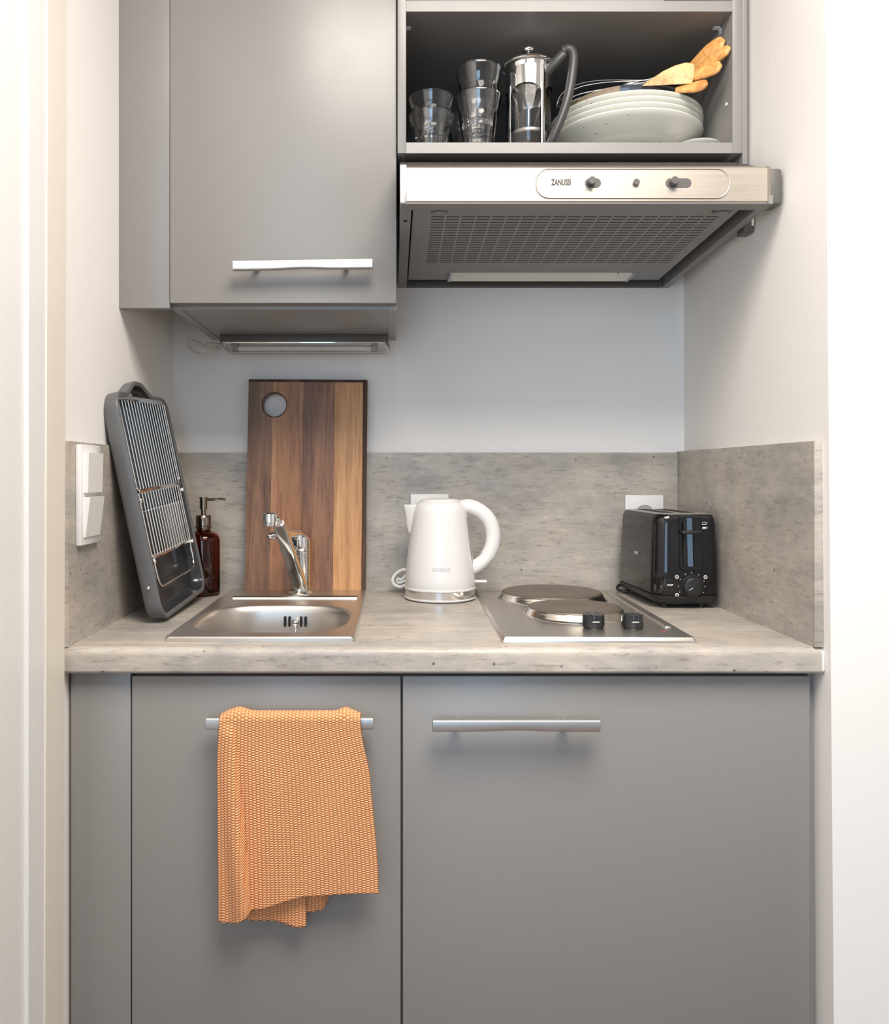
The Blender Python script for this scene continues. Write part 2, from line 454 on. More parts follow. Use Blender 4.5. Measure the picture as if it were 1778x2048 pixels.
tag(obj('filler_panel', B().box(.6185, .6292, Y(1.220), Y(1.238), 0, .861, .0006), M['cab']), 'narrow grey filler strip between the wide base cabinet and right wall', 'filler panel', G)
tag(obj('filler_panel', B().box(-.4785, -.3905, Y(1.433), Y(1.451), 1.4425, 2.45, .0008), M['cab']), 'grey upright filler panel left of the closed wall cabinet', 'filler panel', G)
tag(obj('filler_panel', B().box(.6087, .6175, Y(1.423), Y(1.50), 1.691, 2.45, .0008), M['cab']), 'narrow grey filler strip right of the open shelf cabinet', 'filler panel', G)

# ------------------------------------------------------------------ wall cabinets
x0, x1 = -.390, .0072
t = thing('wall_cabinet', 'closed grey wall cabinet with bar handle above the sink', 'cabinet', (x0, Y(1.45), 1.443))
yb = -.001
obj('side_panel', B().box(x0, x0+.016, Y(1.452), yb, 1.443, 2.45), M['cab'], t, 0)
obj('side_panel', B().box(x1-.016, x1, Y(1.452), yb, 1.443, 2.45), M['cab'], t, 0)
obj('bottom_panel', B().box(x0+.0162, x1-.0162, Y(1.452), yb, 1.4442, 1.460), M['cab'], t, 0)
obj('top_panel', B().box(x0+.0162, x1-.0162, Y(1.452), yb, 2.434, 2.45), M['cab'], t, 0)
d = obj('door', B().box(x0+.0005, x1-.0005, Y(1.432), Y(1.451), 1.4513, 2.448, .0012), M['cab'], t)
bar_handle('handle', d, XP(465,1.398), XP(746,1.398), ZP(529,1.398), Y(1.395), Y(1.432), tilt=.0034)

OX0, OX1, OD = .0088, .6085, 1.423
t = thing('open_cabinet', 'open grey wall cabinet with shelves of tableware above the hood', 'cabinet', (OX0, Y(OD), 1.71))
for a, bb in ((OX0, .0236), (.5912, OX1)):
    obj('side_panel', B().box(a, bb, Y(OD), yb, 1.710, 2.45, .0006), M['cab'], t)
for z0, z1 in ((1.710, 1.7285), (1.9565, 1.9745)):
    s = obj('shelf', B().box(.0238, .5910, Y(OD+.0015), yb-.002, z0+.0003, z1-.0003), M['cab'], t, 0)
    obj('edge_band', B().box(.0238, .5910, Y(OD)+.0003, Y(OD+.0014), z0, z1), M['cab'], s, 0)
obj('top_panel', B().box(.0238, .5910, Y(OD), yb, 2.434, 2.45), M['cab'], t, 0)
obj('back_panel', B().box(.0238, .5910, -.006, -.0015, 1.7290, 1.956), M['cabshade'], t, 0)
b = B().box(.5780, .5910, Y(1.470), Y(1.478), 1.9535, 1.9562).box(.5893, .5910, Y(1.470), Y(1.478), 1.9430, 1.9562)
obj('shelf_pin', b, M['white'], t, 0)
b = B().box(.0238, .0330, Y(1.470), Y(1.478), 1.9535, 1.9562).box(.0238, .0255, Y(1.470), Y(1.478), 1.9500, 1.9562)
obj('shelf_pin', b, M['white'], t, 0)
obj('screw_cap', B().cyl((.5912, Y(1.448), 1.806), (.5892, Y(1.448), 1.806), .0032, 14), M['white'], t)

# ------------------------------------------------------------------ lamp strip under the closed cabinet
t = thing('strip_lamp', 'slim under-cabinet strip lamp with clear cover and dark housing', 'lamp', (-.18, Y(1.73), 1.408))
lx0, lx1 = XP(446,1.715), XP(771,1.715)
obj('housing', B().box(lx0-.006, lx1+.006, Y(1.712), Y(1.752), 1.4275, 1.4438, .001), M['hoodcap'], t)
obj('chrome_strip', B().box(lx0, lx1, Y(1.7095), Y(1.7120), 1.4255, 1.4290, .0008), M['chrome'], t)
loops = []
for x, k in ((lx0, 1.0), (lx0+.012, .0), (lx1-.002, .0), (lx1, .0)):
    z0 = 1.4075 + .012*k
    loops.append([(x, Y(1.7125), 1.4272), (x, Y(1.7115), z0+.006), (x, Y(1.7155), z0), (x, Y(1.745), z0), (x, Y(1.750), z0+.006), (x, Y(1.750), 1.4272)])
obj('cover', B().loft(loops), M['lampcover'], t, 20)
tb = obj('tube', B().cyl((lx0+.03, Y(1.731), 1.4185), (lx1-.03, Y(1.731), 1.4185), .0045, 16), M['white'], t)
for xa, xb in ((lx0+.016, lx0+.030), (lx1-.030, lx1-.016)):
    obj('tube_holder', B().box(xa, xb, Y(1.722), Y(1.740), 1.413, 1.4272, .001), M['printgrey'], tb)
for xa in (lx0, lx1):
    obj('end_clip', B().tube(spline([(xa, Y(1.7105), 1.428), (xa+.001, Y(1.7095), 1.420), (xa+.006, Y(1.7105), 1.408)], 5), .0012, 8), M['chrome'], t)
obj('end_knob', B().cyl((lx1+.001, Y(1.722), 1.418), (lx1+.010, Y(1.722), 1.418), .0055, 14, .001), M['printgrey'], t)
b = B().cyl((lx0-.012, Y(1.725), 1.425), (lx0-.001, Y(1.725), 1.425), .0035, 12)
pl = obj('plug', b, M['printgrey'], t)
b = B()
for k in range(5):
    x = XP(413,1.73) + .0045*k; b.box(x, x+.003, Y(1.724), Y(1.732), ZP(698,1.728), ZP(684,1.728), .0006, 1)
b.box(XP(413,1.73), XP(413,1.73)+.021, Y(1.726), Y(1.730), ZP(695,1.728), ZP(687,1.728))
obj('strain_relief', b, M['cord'], pl)
obj('cord', B().tube(spline([P(436,688,1.725), P(425,689,1.728), P(410,690,1.729), P(398,685,1.733), P(385,681,1.735), P(376,683,1.735), P(378,693,1.735), P(388,703,1.733), P(402,707,1.731), P(416,704,1.730), P(424,697,1.729)], 6), .0016, 8), M['cord'], t)

# ------------------------------------------------------------------ range hood
t = thing('range_hood', 'steel-fronted range hood with slide switches and grey filter underside', 'range hood', (.3, Y(1.5), 1.557))
def zu(D): return 1.580 + (1.5575-1.580)*(D-1.29)/(1.78-1.29)
def slab(xa, xb, da, db, up0, up1, b=None):
    b = b or B()
    return b.hexa([(xa,Y(da),zu(da)+up0),(xb,Y(da),zu(da)+up0),(xb,Y(db),zu(db)+up0),(xa,Y(db),zu(db)+up0),
                   (xa,Y(da),zu(da)+up1),(xb,Y(da),zu(da)+up1),(xb,Y(db),zu(db)+up1),(xa,Y(db),zu(db)+up1)])
b = B().extrude([(Y(1.312), 1.612), (Y(1.312), 1.6425), (Y(1.43), 1.697), (-.002, 1.697), (-.002, 1.600), (Y(1.5), 1.605)], 'x', .0125, .597)
obj('housing', b, M['dust'], t, 0)
for xa, xb in ((.0125, .0305), (.586, .600)):
    obj('side_rail', slab(xa, xb, 1.300, 1.783, 0, .055), M['hoodgrey'], t, 0)
obj('front_rail', slab(.0125, .600, 1.2905, 1.318, -.0015, .012), M['hoodgrey'], t, 0)
obj('rear_rail', slab(.0305, .583, 1.772, 1.784, 0, .05), M['hoodcap'], t, 0)
ft = obj('filter', slab(.0335, .5640, 1.3185, 1.735, .004, .010), M['hoodgrey'], t, 0)
lip, slot = B(), B()
NC, NR = 19, 20
for c in range(NC):
    for r in range(NR):
        xa = .066 + (.548-.066)/NC*c + .0018*(r/NR-.5); xb = xa + .0212
        da = 1.352 + .0131*r; db = da + .0074
        z0, z1 = zu(da)+.004, zu(db)+.004
        v = [lip.bm.verts.new(p) for p in ((xa,Y(da),z0-.0001),(xb,Y(da),z0-.0001),(xb-.0008,Y(db),z1-.0007),(xa+.0008,Y(db),z1-.0007),(xa,Y(db),z1+.0002),(xb,Y(db),z1+.0002))]
        for f in ((0,3,2,1),(0,4,3),(1,2,5),(2,3,4,5)): lip.face([v[i] for i in f])
        de = da + .0131
        slot.poly([(xa,Y(db),z1-.0001),(xb,Y(db),z1-.0001),(xb,Y(de),zu(de)+.0039),(xa,Y(de),zu(de)+.0039)])
tag(obj('louvres', lip, M['hoodgrey'], ft, 0, recalc=False), kind='stuff')
tag(obj('louvre_slots', slot, M['void'], ft, 0), kind='stuff')
for xa, xb in ((XP(863,1.325), XP(896,1.325)), (XP(1431,1.325), XP(1466,1.325))):
    la = obj('latch', slab(xa, xb, 1.323, 1.338, .0005, .0045), M['hoodcap'], ft, 0)
    obj('latch_tab', slab(xa+.006, xb-.006, 1.327, 1.334, -.001, .001), M['hoodgrey'], la, 0)
ln = obj('lamp_lens', slab(.119, .495, 1.683, 1.732, .000, .0042), M['plate'], t, 0)
for xa in (.1165, .492): obj('lens_clip', slab(xa, xa+.0055, 1.681, 1.734, -.001, .0042), M['printgrey'], ln, 0)
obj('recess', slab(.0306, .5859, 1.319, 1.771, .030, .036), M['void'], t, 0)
for px in (829, 853):
    obj('screw', B().sphere(P(px, 557.5, 1.752), .0028, .6, 10, 6), M['handle'], t)
obj('rail_screw', B().sphere((.0215, Y(1.372), zu(1.372)), .004, .35, 12, 6), M['void'], t)
# steel fascia
b = B().extrude([(Y(1.292), 1.5795), (Y(1.2885), 1.582), (Y(1.2885), 1.634), (Y(1.2915), 1.6375), (Y(1.312), 1.6385), (Y(1.312), 1.5795)], 'x', XP(813,1.29), .590)
fp = obj('front_panel', b, M['hoodsteel'], t, 20)
b = B().hexa([(.590,Y(1.2885),1.5795),(.5975,Y(1.2925),1.5795),(.5975,Y(1.312),1.5795),(.590,Y(1.312),1.5795),(.590,Y(1.2885),1.6375),(.5975,Y(1.2925),1.6375),(.5975,Y(1.312),1.6375),(.590,Y(1.312),1.6375)])
obj('front_corner', b, M['hoodsteel'], fp, 0)
obj('end_cap', B().box(.0120, XP(813,1.29), Y(1.2895), Y(1.315), 1.5795, 1.6395, .0008), M['steel'], t)
obj('end_cap', B().box(.5976, .6165, Y(1.2945), Y(1.33), 1.5790, 1.6360, .004, 3), M['hoodcap'], t)
cx0, cx1, cz0, cz1 = XP(1072,1.288), XP(1459,1.288), ZP(396,1.288), ZP(338,1.288)
w_, h_ = cx1-cx0, cz1-cz0
pts = rrect(w_, h_, .021, 10, (cx0+cx1)/2, (cz0+cz1)/2)
cp = obj('control_plate', B().extrude(pts, 'y', Y(1.2885), Y(1.2878)), M['hoodsteel'], fp, 30)
obj('rim', B().tube([(p[0], Y(1.2878), p[1]) for p in pts], .0011, 8, True), M['hoodsteel'], cp)
def stadium(px0, px1, py0, py1, y0, y1, m, name, par):
    xa, xb, za, zb = XP(px0,1.288), XP(px1,1.288), ZP(py1,1.288), ZP(py0,1.288)
    return obj(name, B().extrude(rrect(xb-xa, zb-za, (zb-za)*.495, 8, (xa+xb)/2, (za+zb)/2), 'y', y0, y1), m, par, 30)
for p0, p1, pk in ((1169.5, 1202, 1181.5), (1331, 1382.5, 1346)):
    s = stadium(p0, p1, 357, 375.5, Y(1.2879), Y(1.2872), M['hoodcap'], 'switch_slot', cp)
    c0 = P(pk, 365, 1.287)
    obj('slide_knob', B().cyl((c0.x, Y(1.2875), c0.z), (c0.x, Y(1.276), c0.z), .0062, 22, .0008), M['hoodcap'], s)
c0 = P(1272, 366, 1.288)
pb = obj('push_button', B().cyl((c0.x, Y(1.2879), c0.z), (c0.x, Y(1.2845), c0.z), .0048, 20, .0008), M['hoodcap'], cp)
obj('button_ring', B().tube([(c0.x+.0066*math.cos(2*math.pi*k/24), Y(1.2878), c0.z+.0066*math.sin(2*math.pi*k/24)) for k in range(24)], .0008, 8, True), M['hoodsteel'], pb)
c0 = P(1122.5, 365, 1.2876)
obj('lettering', place(text_bm('ZANUSSI', .0130, .60, .0005), Matrix.Translation(c0) @ FACE_CAM), M['print'], cp, 0)
for px, wd in ((1171, 3), (1181, 4), (1190, 1.5), (1332, 6), (1342, 1.5), (1351, 3), (1360, 2.5), (1369, 3)):
    xa = XP(px,1.2877)
    obj('switch_mark', B().box(xa, xa+wd*.00079*.8, Y(1.2878), Y(1.2876), ZP(383,1.288), ZP(378.5 if wd>1.6 else 379,1.288)), M['printgrey'], cp, 0)
# hinged side flap by the right wall
b = B().tube([P(1497,457,1.415), P(1481,462,1.44), P(1366,533,1.715)], .0065, 4, ry=.008, up=(0,0,1))
fl = obj('side_flap', b, M['hoodgrey'], t, 20)
obj('flap_block', B().box(XP(1486,1.41), XP(1505,1.41), Y(1.405), Y(1.435), ZP(466,1.41), ZP(441,1.41), .001), M['hoodcap'], fl)
obj('flap_clip', B().box(XP(1502,1.405), XP(1506,1.405), Y(1.402), Y(1.4052), ZP(452,1.405), ZP(436,1.405)), M['white'], fl, 0)

# ------------------------------------------------------------------ sink
SX, SY = -.1993, Y(1.4855)
t = thing('kitchen_sink', 'small stainless steel inset sink with oval bowl', 'sink', (SX, SY, .9))
b = B()
outer = rrect(.2874, .513, .006, 4, SX, SY)
bcx, bcy = -.2005, Y(1.3965)
def bowl_loop(k, z, n=64, sh=0.0):
    out = []
    for i in range(n):
        a = 2*math.pi*i/n; c, s = math.cos(a), math.sin(a); e = 2/3.1
        out.append((bcx + .1295*k*math.copysign(abs(c)**e, c), bcy + sh + .1335*k*math.copysign(abs(s)**e, s), z))
    return out
zt = .9075
o0 = [b.bm.verts.new((x,y,.9002)) for x,y in outer]; o1 = [b.bm.verts.new((x,y,zt-.002)) for x,y in outer]
o2 = [b.bm.verts.new((SX+(x-SX)*.988, SY+(y-SY)*.993, zt)) for x,y in outer]
i0 = [b.bm.verts.new(p) for p in bowl_loop(1.0, zt)]
for ra, rb in ((o0,o1),(o1,o2)):
    for i in range(len(ra)): b.face([ra[i], ra[(i+1)%len(ra)], rb[(i+1)%len(ra)], rb[i]])
es = [b.bm.edges.get((r[i], r[(i+1)%len(r)])) or b.bm.edges.new((r[i], r[(i+1)%len(r)])) for r in (o2, i0) for i in range(len(r))]
bmesh.ops.triangle_fill(b.bm, use_beauty=True, edges=es)
obj('rim', b, M['steel'], t, 40)
prof = [(1.0,.9075),(.985,.9068),(.965,.903),(.950,.893),(.935,.865),(.918,.82),(.89,.787),(.83,.768),(.70,.760),(.35,.757),(.10,.756)]
bw = obj('bowl', B().loft([bowl_loop(k, z) for k, z in prof], False, True), M['steel'], t, 60)
obj('ridge', B().extrude([(Y(1.597),.9070),(Y(1.5985),.9105),(Y(1.6015),.9138),(Y(1.606),.9146),(Y(1.640),.9078)], 'x', XP(468,1.61), XP(714,1.61)), M['ring'], t, 40)
for px in (570, 579, 602, 611):
    c0 = P(px, 1243, 1.5185)
    obj('overflow_slot', B().extrude(rrect(.0042, .019, .002, 4, c0.x, c0.z), 'y', c0.y-.0028, c0.y+.006), M['void'], bw, 30)
c0 = P(591, 1245, 1.51)
kn = obj('plug_knob', B().sphere((c0.x, c0.y, c0.z), .0065, 1, 14, 10).cyl((c0.x, c0.y, c0.z), (c0.x, c0.y+.012, c0.z), .003, 10), M['chrome'], bw)
b = B()
for k in range(5): b.sphere((c0.x + .0008*(k%2), c0.y-.002, c0.z-.008-.0042*k), .0021, 1, 8, 6)
obj('chain', b, M['chrome'], kn)
obj('drain', B().lathe([(.0, .7585),(.024,.7585),(.030,.7575),(.031,.7565)], (bcx, bcy, 0), 32), M['chrome'], bw)

# ------------------------------------------------------------------ faucet
fx, fy = XP(601,1.671), Y(1.671)
t = thing('kitchen_faucet', 'chrome single-lever faucet swung left over the sink', 'faucet', (fx, fy, zt))
obj('flange', B().lathe([(0,.0002),(.0265,.0002),(.0265,.003),(.024,.006),(.0205,.0075),(0,.0075)], (fx,fy,zt), 40), M['chrome'], t)
obj('body', B().lathe([(0,.007),(.0198,.007),(.0198,.040),(.0186,.041),(.0186,.0425),(.0198,.0435),(.0198,.078),(.0188,.079),(.0188,.0805),(.0196,.0815),(.0196,.088),(0,.088)], (fx,fy,zt), 40), M['chrome'], t)
# lever cap: round at its foot, its top sloping up towards the lever
loops = []
for z, k in ((.0885,1.0),(.089,1.03),(.100,1.03),(.112,1.02)):
    loops.append([(fx+.0196*k*math.cos(2*math.pi*i/40), fy+.0196*k*math.sin(2*math.pi*i/40), zt+z) for i in range(40)])
for k, dz in ((1.0,.0),(.95,.0028),(.82,.0050),(.55,.0072),(.2,.0082)):
    loops.append([(fx+.0196*k*math.cos(2*math.pi*i/40), fy+.0196*k*math.sin(2*math.pi*i/40), zt+.1165+dz - .35*.0196*k*math.cos(2*math.pi*i/40) - .10*.0196*k*math.sin(2*math.pi*i/40)) for i in range(40)])
lv = obj('lever_cap', B().loft(loops), M['chrome'], t, 50)
pth = [(fx-.004, fy-.006, zt+.1225), P(565,1069,1.60), P(541,1072,1.575)]
obj('lever', B().tube(spline(pth, 5), [.009]*6+[.0078]*4+[.006], 12, ry=[.011]*6+[.009]*4+[.0065], up=(0,0,1)).sphere(P(541,1072.5,1.574), .0066, .8, 14, 8), M['chrome'], lv)
# spout: a flat bar rising forwards, with the outlet head at its end
c0, c1, c2 = Vector((fx-.004, fy-.012, zt+.018)), P(572,1105,1.585), P(553,1050,1.515)
ax = [P(600,1172,1.652), P(588,1135,1.628), P(575,1098,1.585), P(563,1062,1.535), P(556,1046,1.512)]
pth = spline(ax, 6); n = len(pth); loops = []
for i in range(n):
    tg = (pth[min(i+1,n-1)]-pth[max(i-1,0)]).normalized(); up_ = Vector((-.15,-.75,-.62)); up_ = (up_-tg*up_.dot(tg)).normalized(); sd = tg.cross(up_)
    q = i/(n-1); loops.append([pth[i] + sd*p_[0] + up_*p_[1] for p_ in rrect(.0285-.005*q, .019-.007*q, .0045, 4)])
sp = obj('spout', B().loft(loops), M['chrome'], t, 40)
hc = P(540, 1037, 1.498)
obj('outlet_head', B().lathe([(0,.0112),(.0105,.0108),(.0128,.0085),(.0132,.006),(.0132,-.0055),(.0122,-.006),(.0122,-.007),(.0128,-.0075),(.0124,-.0135),(.0105,-.0145),(0,-.0145)], hc, 32), M['chrome'], sp)
obj('head_joint', B().tube([hc+Vector((0,.004,0)), P(550,1040,1.505), P(557,1048,1.515)], [.0105,.0100,.0085], 16), M['chrome'], sp)

# ------------------------------------------------------------------ cutting board
lean = R(4.6)
bm_ = Matrix.Translation((XP(489,1.728), Y(1.7265), zt)) @ Matrix.Rotation(R(.35), 4, 'Y') @ Matrix.Rotation(-lean, 4, 'X')
t = thing('cutting_board', 'walnut cutting board of glued strips with round hole, leaning behind the faucet', 'cutting board', mtx=bm_)
W_, H_, T_ = .2555, .4495, .022
pw = [0, .052, .1195, .1860, .2465, W_]
hu, hv, hr = .0567, .3945, .0262
pm = [wood('walnut_a', (.095,.042,.022), (.185,.090,.048), (.26,.135,.075), (20,20,1.2), loc=(1,0,0)),
      wood('walnut_b', (.20,.080,.034), (.34,.155,.068), (.44,.225,.11), (15,15,1.0), rot=(0,R(4),0), loc=(3,0,0)),
      wood('walnut_c', (.095,.038,.019), (.21,.092,.044), (.31,.150,.075), (15,15,1.1), rot=(0,R(-7),0), loc=(5,0,2)),
      wood('walnut_d', (.34,.155,.055), (.49,.250,.098), (.58,.33,.14), (16,16,.9), loc=(7,0,0)),
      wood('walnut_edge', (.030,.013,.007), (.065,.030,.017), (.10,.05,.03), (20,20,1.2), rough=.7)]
g_ = .0002
for k in range(5):
    a, c_ = pw[k]+g_, pw[k+1]-g_
    if k in (0, 1):
        e = c_ if k == 0 else a
        dv = math.sqrt(hr*hr - (e-hu)**2)
        a0 = math.atan2(-dv, e-hu); a1 = math.atan2(dv, e-hu)
        arc = []
        for q in range(17):
            if k == 0:
                s0, s1 = a0 % (2*math.pi), a1 % (2*math.pi); an = s0 + (s1-s0)*q/16
            else:
                an = a0 + (a1-a0)*q/16
            arc.append((hu+hr*math.cos(an), hv+hr*math.sin(an)))
        pl_ = [(a,0),(c_,0)] + arc + [(c_,H_),(a,H_)] if k == 0 else [(a,0),(c_,0),(c_,H_),(a,H_)] + arc[::-1]
    else: pl_ = [(a,0),(c_,0),(c_,H_),(a,H_)]
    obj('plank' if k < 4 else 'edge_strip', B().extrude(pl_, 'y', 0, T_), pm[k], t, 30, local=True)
ring = [(hu+(hr+.0002)*math.cos(2*math.pi*q/40), -.0002, hv+(hr+.0002)*math.sin(2*math.pi*q/40)) for q in range(40)]
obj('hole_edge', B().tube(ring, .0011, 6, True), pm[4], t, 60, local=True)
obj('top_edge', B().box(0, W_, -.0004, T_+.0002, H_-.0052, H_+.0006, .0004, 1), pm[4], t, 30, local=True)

# ------------------------------------------------------------------ grill tray leaning on the left wall
u_ = Vector((.0097, .2919, -.0043)); v_ = Vector((-.0783, -.0392, .3859))
un, vn = u_.normalized(), v_.normalized(); dt = un.dot(vn)
U = (un - vn*dt*.5).normalized(); V = (vn - U*vn.dot(U)).normalized(); Nn = U.cross(V)
TM = Matrix(((U.x,V.x,Nn.x,-.3816),(U.y,V.y,Nn.y,Y(1.367)),(U.z,V.z,Nn.z,.9058),(0,0,0,1)))
t = thing('grill_tray', 'dark grey grill tray with folded chrome wire racks leaning on left wall', 'grill tray', mtx=TM)
TW, TH, TDp = .292, .394, .030
def tray_loop(ins, n_, hump=1.0):
    r = max(.034-ins, .006); out = []
    w2, h2 = TW-2*ins, TH-2*ins
    base = rrect(w2, h2, r, 7, TW/2, TH/2)
    # order of rrect: upper right, upper left, lower left, lower right corners; top edge runs between index 7 and 8
    res = []
    for i, p in enumerate(base):
        res.append(p)
        if i == 7:
            q = base[8]
            for k in range(1, 28):
                s = k/28; u = p[0] + (q[0]-p[0])*s
                cu = .132; hw = .080 - ins*.9
                dv = .023*hump*(smoothstep(cu+hw, cu+hw*.12, u) if u > cu else smoothstep(cu-hw, cu-hw*.12, u))
                res.append((u, p[1]+dv))
    return [(a, c, n_) for a, c in res]
loops = [tray_loop(.012, -TDp), tray_loop(.004, -TDp+.002), tray_loop(.001, -TDp+.008), tray_loop(0, -.003), tray_loop(.0012, -.0006), tray_loop(.003, 0), tray_loop(.0065, -.0004), tray_loop(.0085, -.003)]
obj('tray', B().loft(loops, True, False), M['tray'], t, 50, local=True)
loops = [tray_loop(.0085, -.003), tray_loop(.0105, -.010), tray_loop(.013, -.020), tray_loop(.017, -.0235), tray_loop(.03, -.024)]
obj('tray_inside', B().loft(loops, False, True), M['trayin'], t, 50, local=True)
def rack(name, u0, u1, v0, v1, n_, bars, rail_top=True, rc=.012, frame=.0021):
    if rail_top: pts = [(a, c, n_) for a, c in rrect(u1-u0, v1-v0, rc, 5, (u0+u1)/2, (v0+v1)/2)]
    else: pts = [(a, c, n_) for a, c in rrect(u1-u0, v1-v0, .004, 3, (u0+u1)/2, (v0+v1)/2)]
    f = obj(name, B().tube(pts, frame, 8, True), M['chrome'], t, 60, local=True)
    mb = B().cyl((0, v0, 0), (0, v1, 0), .00155, 10)
    proto = obj('bar', mb, M['chrome'], f, 60, local=True)
    for k in range(bars):
        x = u0 + (u1-u0)*(k+1)/(bars+1)
        if k == 0: proto.location = (x, 0, n_+.0012)
        else: inst('bar', proto.data, f, (x, 0, n_+.0012))
    return f
ra = rack('upper_rack', .016, .272, .222, .386, -.004, 16)
obj('top_rail', B().box(.022, .266, .3785, .3855, -.0045, -.0015, .001), M['chrome'], ra, 40, local=True)
obj('bottom_rail', B().box(.020, .268, .2185, .2245, -.0050, -.0010, .001), M['chrome'], ra, 40, local=True)
rb = rack('lower_rack', .024, .266, .106, .218, -.006, 15, False)
obj('bottom_rail', B().box(.024, .266, .1035, .108, -.0065, -.0020, .001), M['chrome'], rb, 40, local=True)
rc_ = rack('nested_rack', .034, .250, .108, .186, -.0095, 14, False, frame=.0015)
lp = spline([(.030,.112,-.006),(.031,.085,-.006),(.034,.066,-.006),(.045,.054,-.006),(.07,.0525,-.006),(.15,.0525,-.006),(.225,.0525,-.006),(.25,.055,-.006),(.259,.068,-.006),(.261,.088,-.006),(.261,.112,-.006)], 5)
obj('folding_leg', B().tube(lp, .0021, 8), M['chrome'], t, 60, local=True)
for uu, vv in ((.0175,.205),(.271,.208),(.022,.100),(.2665,.104)):
    obj('hinge_pin', B().cyl((uu, vv, -.010), (uu, vv, .0005), .0042, 12, .0006), M['chrome'], t, 50, local=True)
for uu in (.023, .262):
    obj('foot_peg', B().cyl((uu, .094, -.008), (uu, .070, -.008), .0028, 10), M['chrome'], t, 50, local=True)
obj('side_screw', B().sphere((.0, .060, -.014), .0035, 1, 12, 8), M['chrome'], t, 60, local=True)

# ------------------------------------------------------------------ soap dispenser
sx_, sy_ = XP(407,1.705), Y(1.705)
t = thing('soap_dispenser', 'amber glass soap dispenser with gunmetal pump beside the grill tray', 'soap dispenser', (sx_, sy_, .9))
pr = [(0,.0003),(.031,.0003),(.0338,.003),(.0345,.008),(.0345,.112),(.0330,.121),(.0285,.1285),(.020,.132),(.0145,.1345),(.0140,.145),(.0120,.145),(.0122,.134),(.018,.1295),(.0265,.1255),(.0308,.119),(.0322,.111),(.0322,.009),(.030,.006),(0,.006)]
obj('bottle', B().lathe(pr, (sx_,sy_,.9), 48), M['amber'], t, 50)
obj('collar', B().lathe([(0,.166),(.0148,.166),(.0156,.165),(.0156,.1445),(.0172,.1435),(.0172,.1405),(.0152,.1395),(.0146,.137)], (sx_,sy_,.9), 36), M['bronze'], t, 40)
pu = obj('pump', B().lathe([(.0052,.166),(.0052,.178),(.0078,.1785),(.0078,.2005),(.0088,.201),(.0088,.2038),(.0,.2040)], (sx_,sy_,.9), 28), M['bronze'], t, 40)
obj('nozzle', B().tube(spline([(sx_+.005, sy_, 1.0985), (sx_+.020, sy_, 1.0990), (sx_+.035, sy_, 1.1000), (sx_+.0455, sy_, 1.0985)], 5), [.0028]*8+[.0024]*8, 10), M['bronze'], pu)

# ------------------------------------------------------------------ light switch, sockets
ly0, ly1, lz0, lz1 = Y(1.2185), Y(1.2995), 1.045, 1.1965
t = thing('light_switch', 'white double rocker light switch on left splash panel', 'light switch', (-.472, (ly0+ly1)/2, lz0))
obj('frame', B().box(-.4719, -.4635, ly0, ly1, lz0, lz1, .0015), M['white'], t)
for z0, z1 in ((lz0+.012, lz0+.0725), (lz0+.079, lz1-.012)):
    a, c_ = ly0+.010, ly1-.010
    out = .011 if z0 < 1.1 else .007
    b = B().extrude([(-.4640, z0), (-.4640+ (.003 if z0<1.1 else .007), z0), (-.4640+(.0105 if z0<1.1 else .0085), z1), (-.4640, z1)], 'y', a, c_)
    obj('rocker', b, M['white'], t, 0)
def socket(px, py, label):
    c0 = P(px, py, 1.774); x, z = c0.x, c0.z; y = Y(1.775)
    t = thing('wall_socket', label, 'socket', (x, y, z), 'wall sockets on the back splash panel')
    obj('frame', B().box(x-.041, x+.041, y-.008, y-.0002, z-.041, z+.041, .0012), M['white'], t)
    obj('insert', B().box(x-.032, x+.032, y-.0098, y-.007, z-.032, z+.032, .0015), M['white'], t)
    well = obj('well', B().lathe([(0,.0002),(.0185,.0002),(.0190,.0012),(.0202,.0012),(.0205,.0002)], (0,0,0), 32), M['printgrey'], t, 40, local=True)
    well.rotation_euler = (R(90), 0, 0); well.location = (0, -.0098, 0)
socket(859, 1026, 'white wall socket half hidden behind the kettle')
socket(1287, 1028, 'white wall socket half hidden behind the toaster')

# ------------------------------------------------------------------ kettle
kx, ky = XP(880,1.655), Y(1.655)
t = thing('kettle', 'white electric kettle with loop handle and chrome base band', 'kettle', (kx, ky, .9))
kb = obj('power_base', B().lathe([(0,.0004),(.066,.0004),(.0685,.002),(.0712,.0035),(.0716,.0055),(.070,.0065),(0,.0065)], (kx,ky,.9), 64), M['kettle'], t, 40)
obj('chrome_band', B().lathe([(.0695,.006),(.0702,.0062),(.0706,.021),(.069,.0215)], (kx,ky,.9), 64), M['chrome'], t, 40)
kprof = [(0,.0205),(.0700,.0212),(.0714,.0222),(.0716,.0248),(.0706,.0256),(.0702,.0262),(.0706,.0272),(.0700,.045),(.0672,.078),(.0640,.105),(.0600,.135),(.0565,.160),(.0540,.178),(.0515,.187),(.047,.1935),(.041,.1972),(0,.1972)]
body = obj('body', B().lathe(kprof, (kx,ky,.9), 64), M['kettle'], t, 50)
obj('lid', B().lathe([(.0405,.1973),(.0402,.1985),(.037,.2005),(.025,.2022),(0,.2028)], (kx,ky,.9), 48), M['kettle'], t, 50)
loops = []
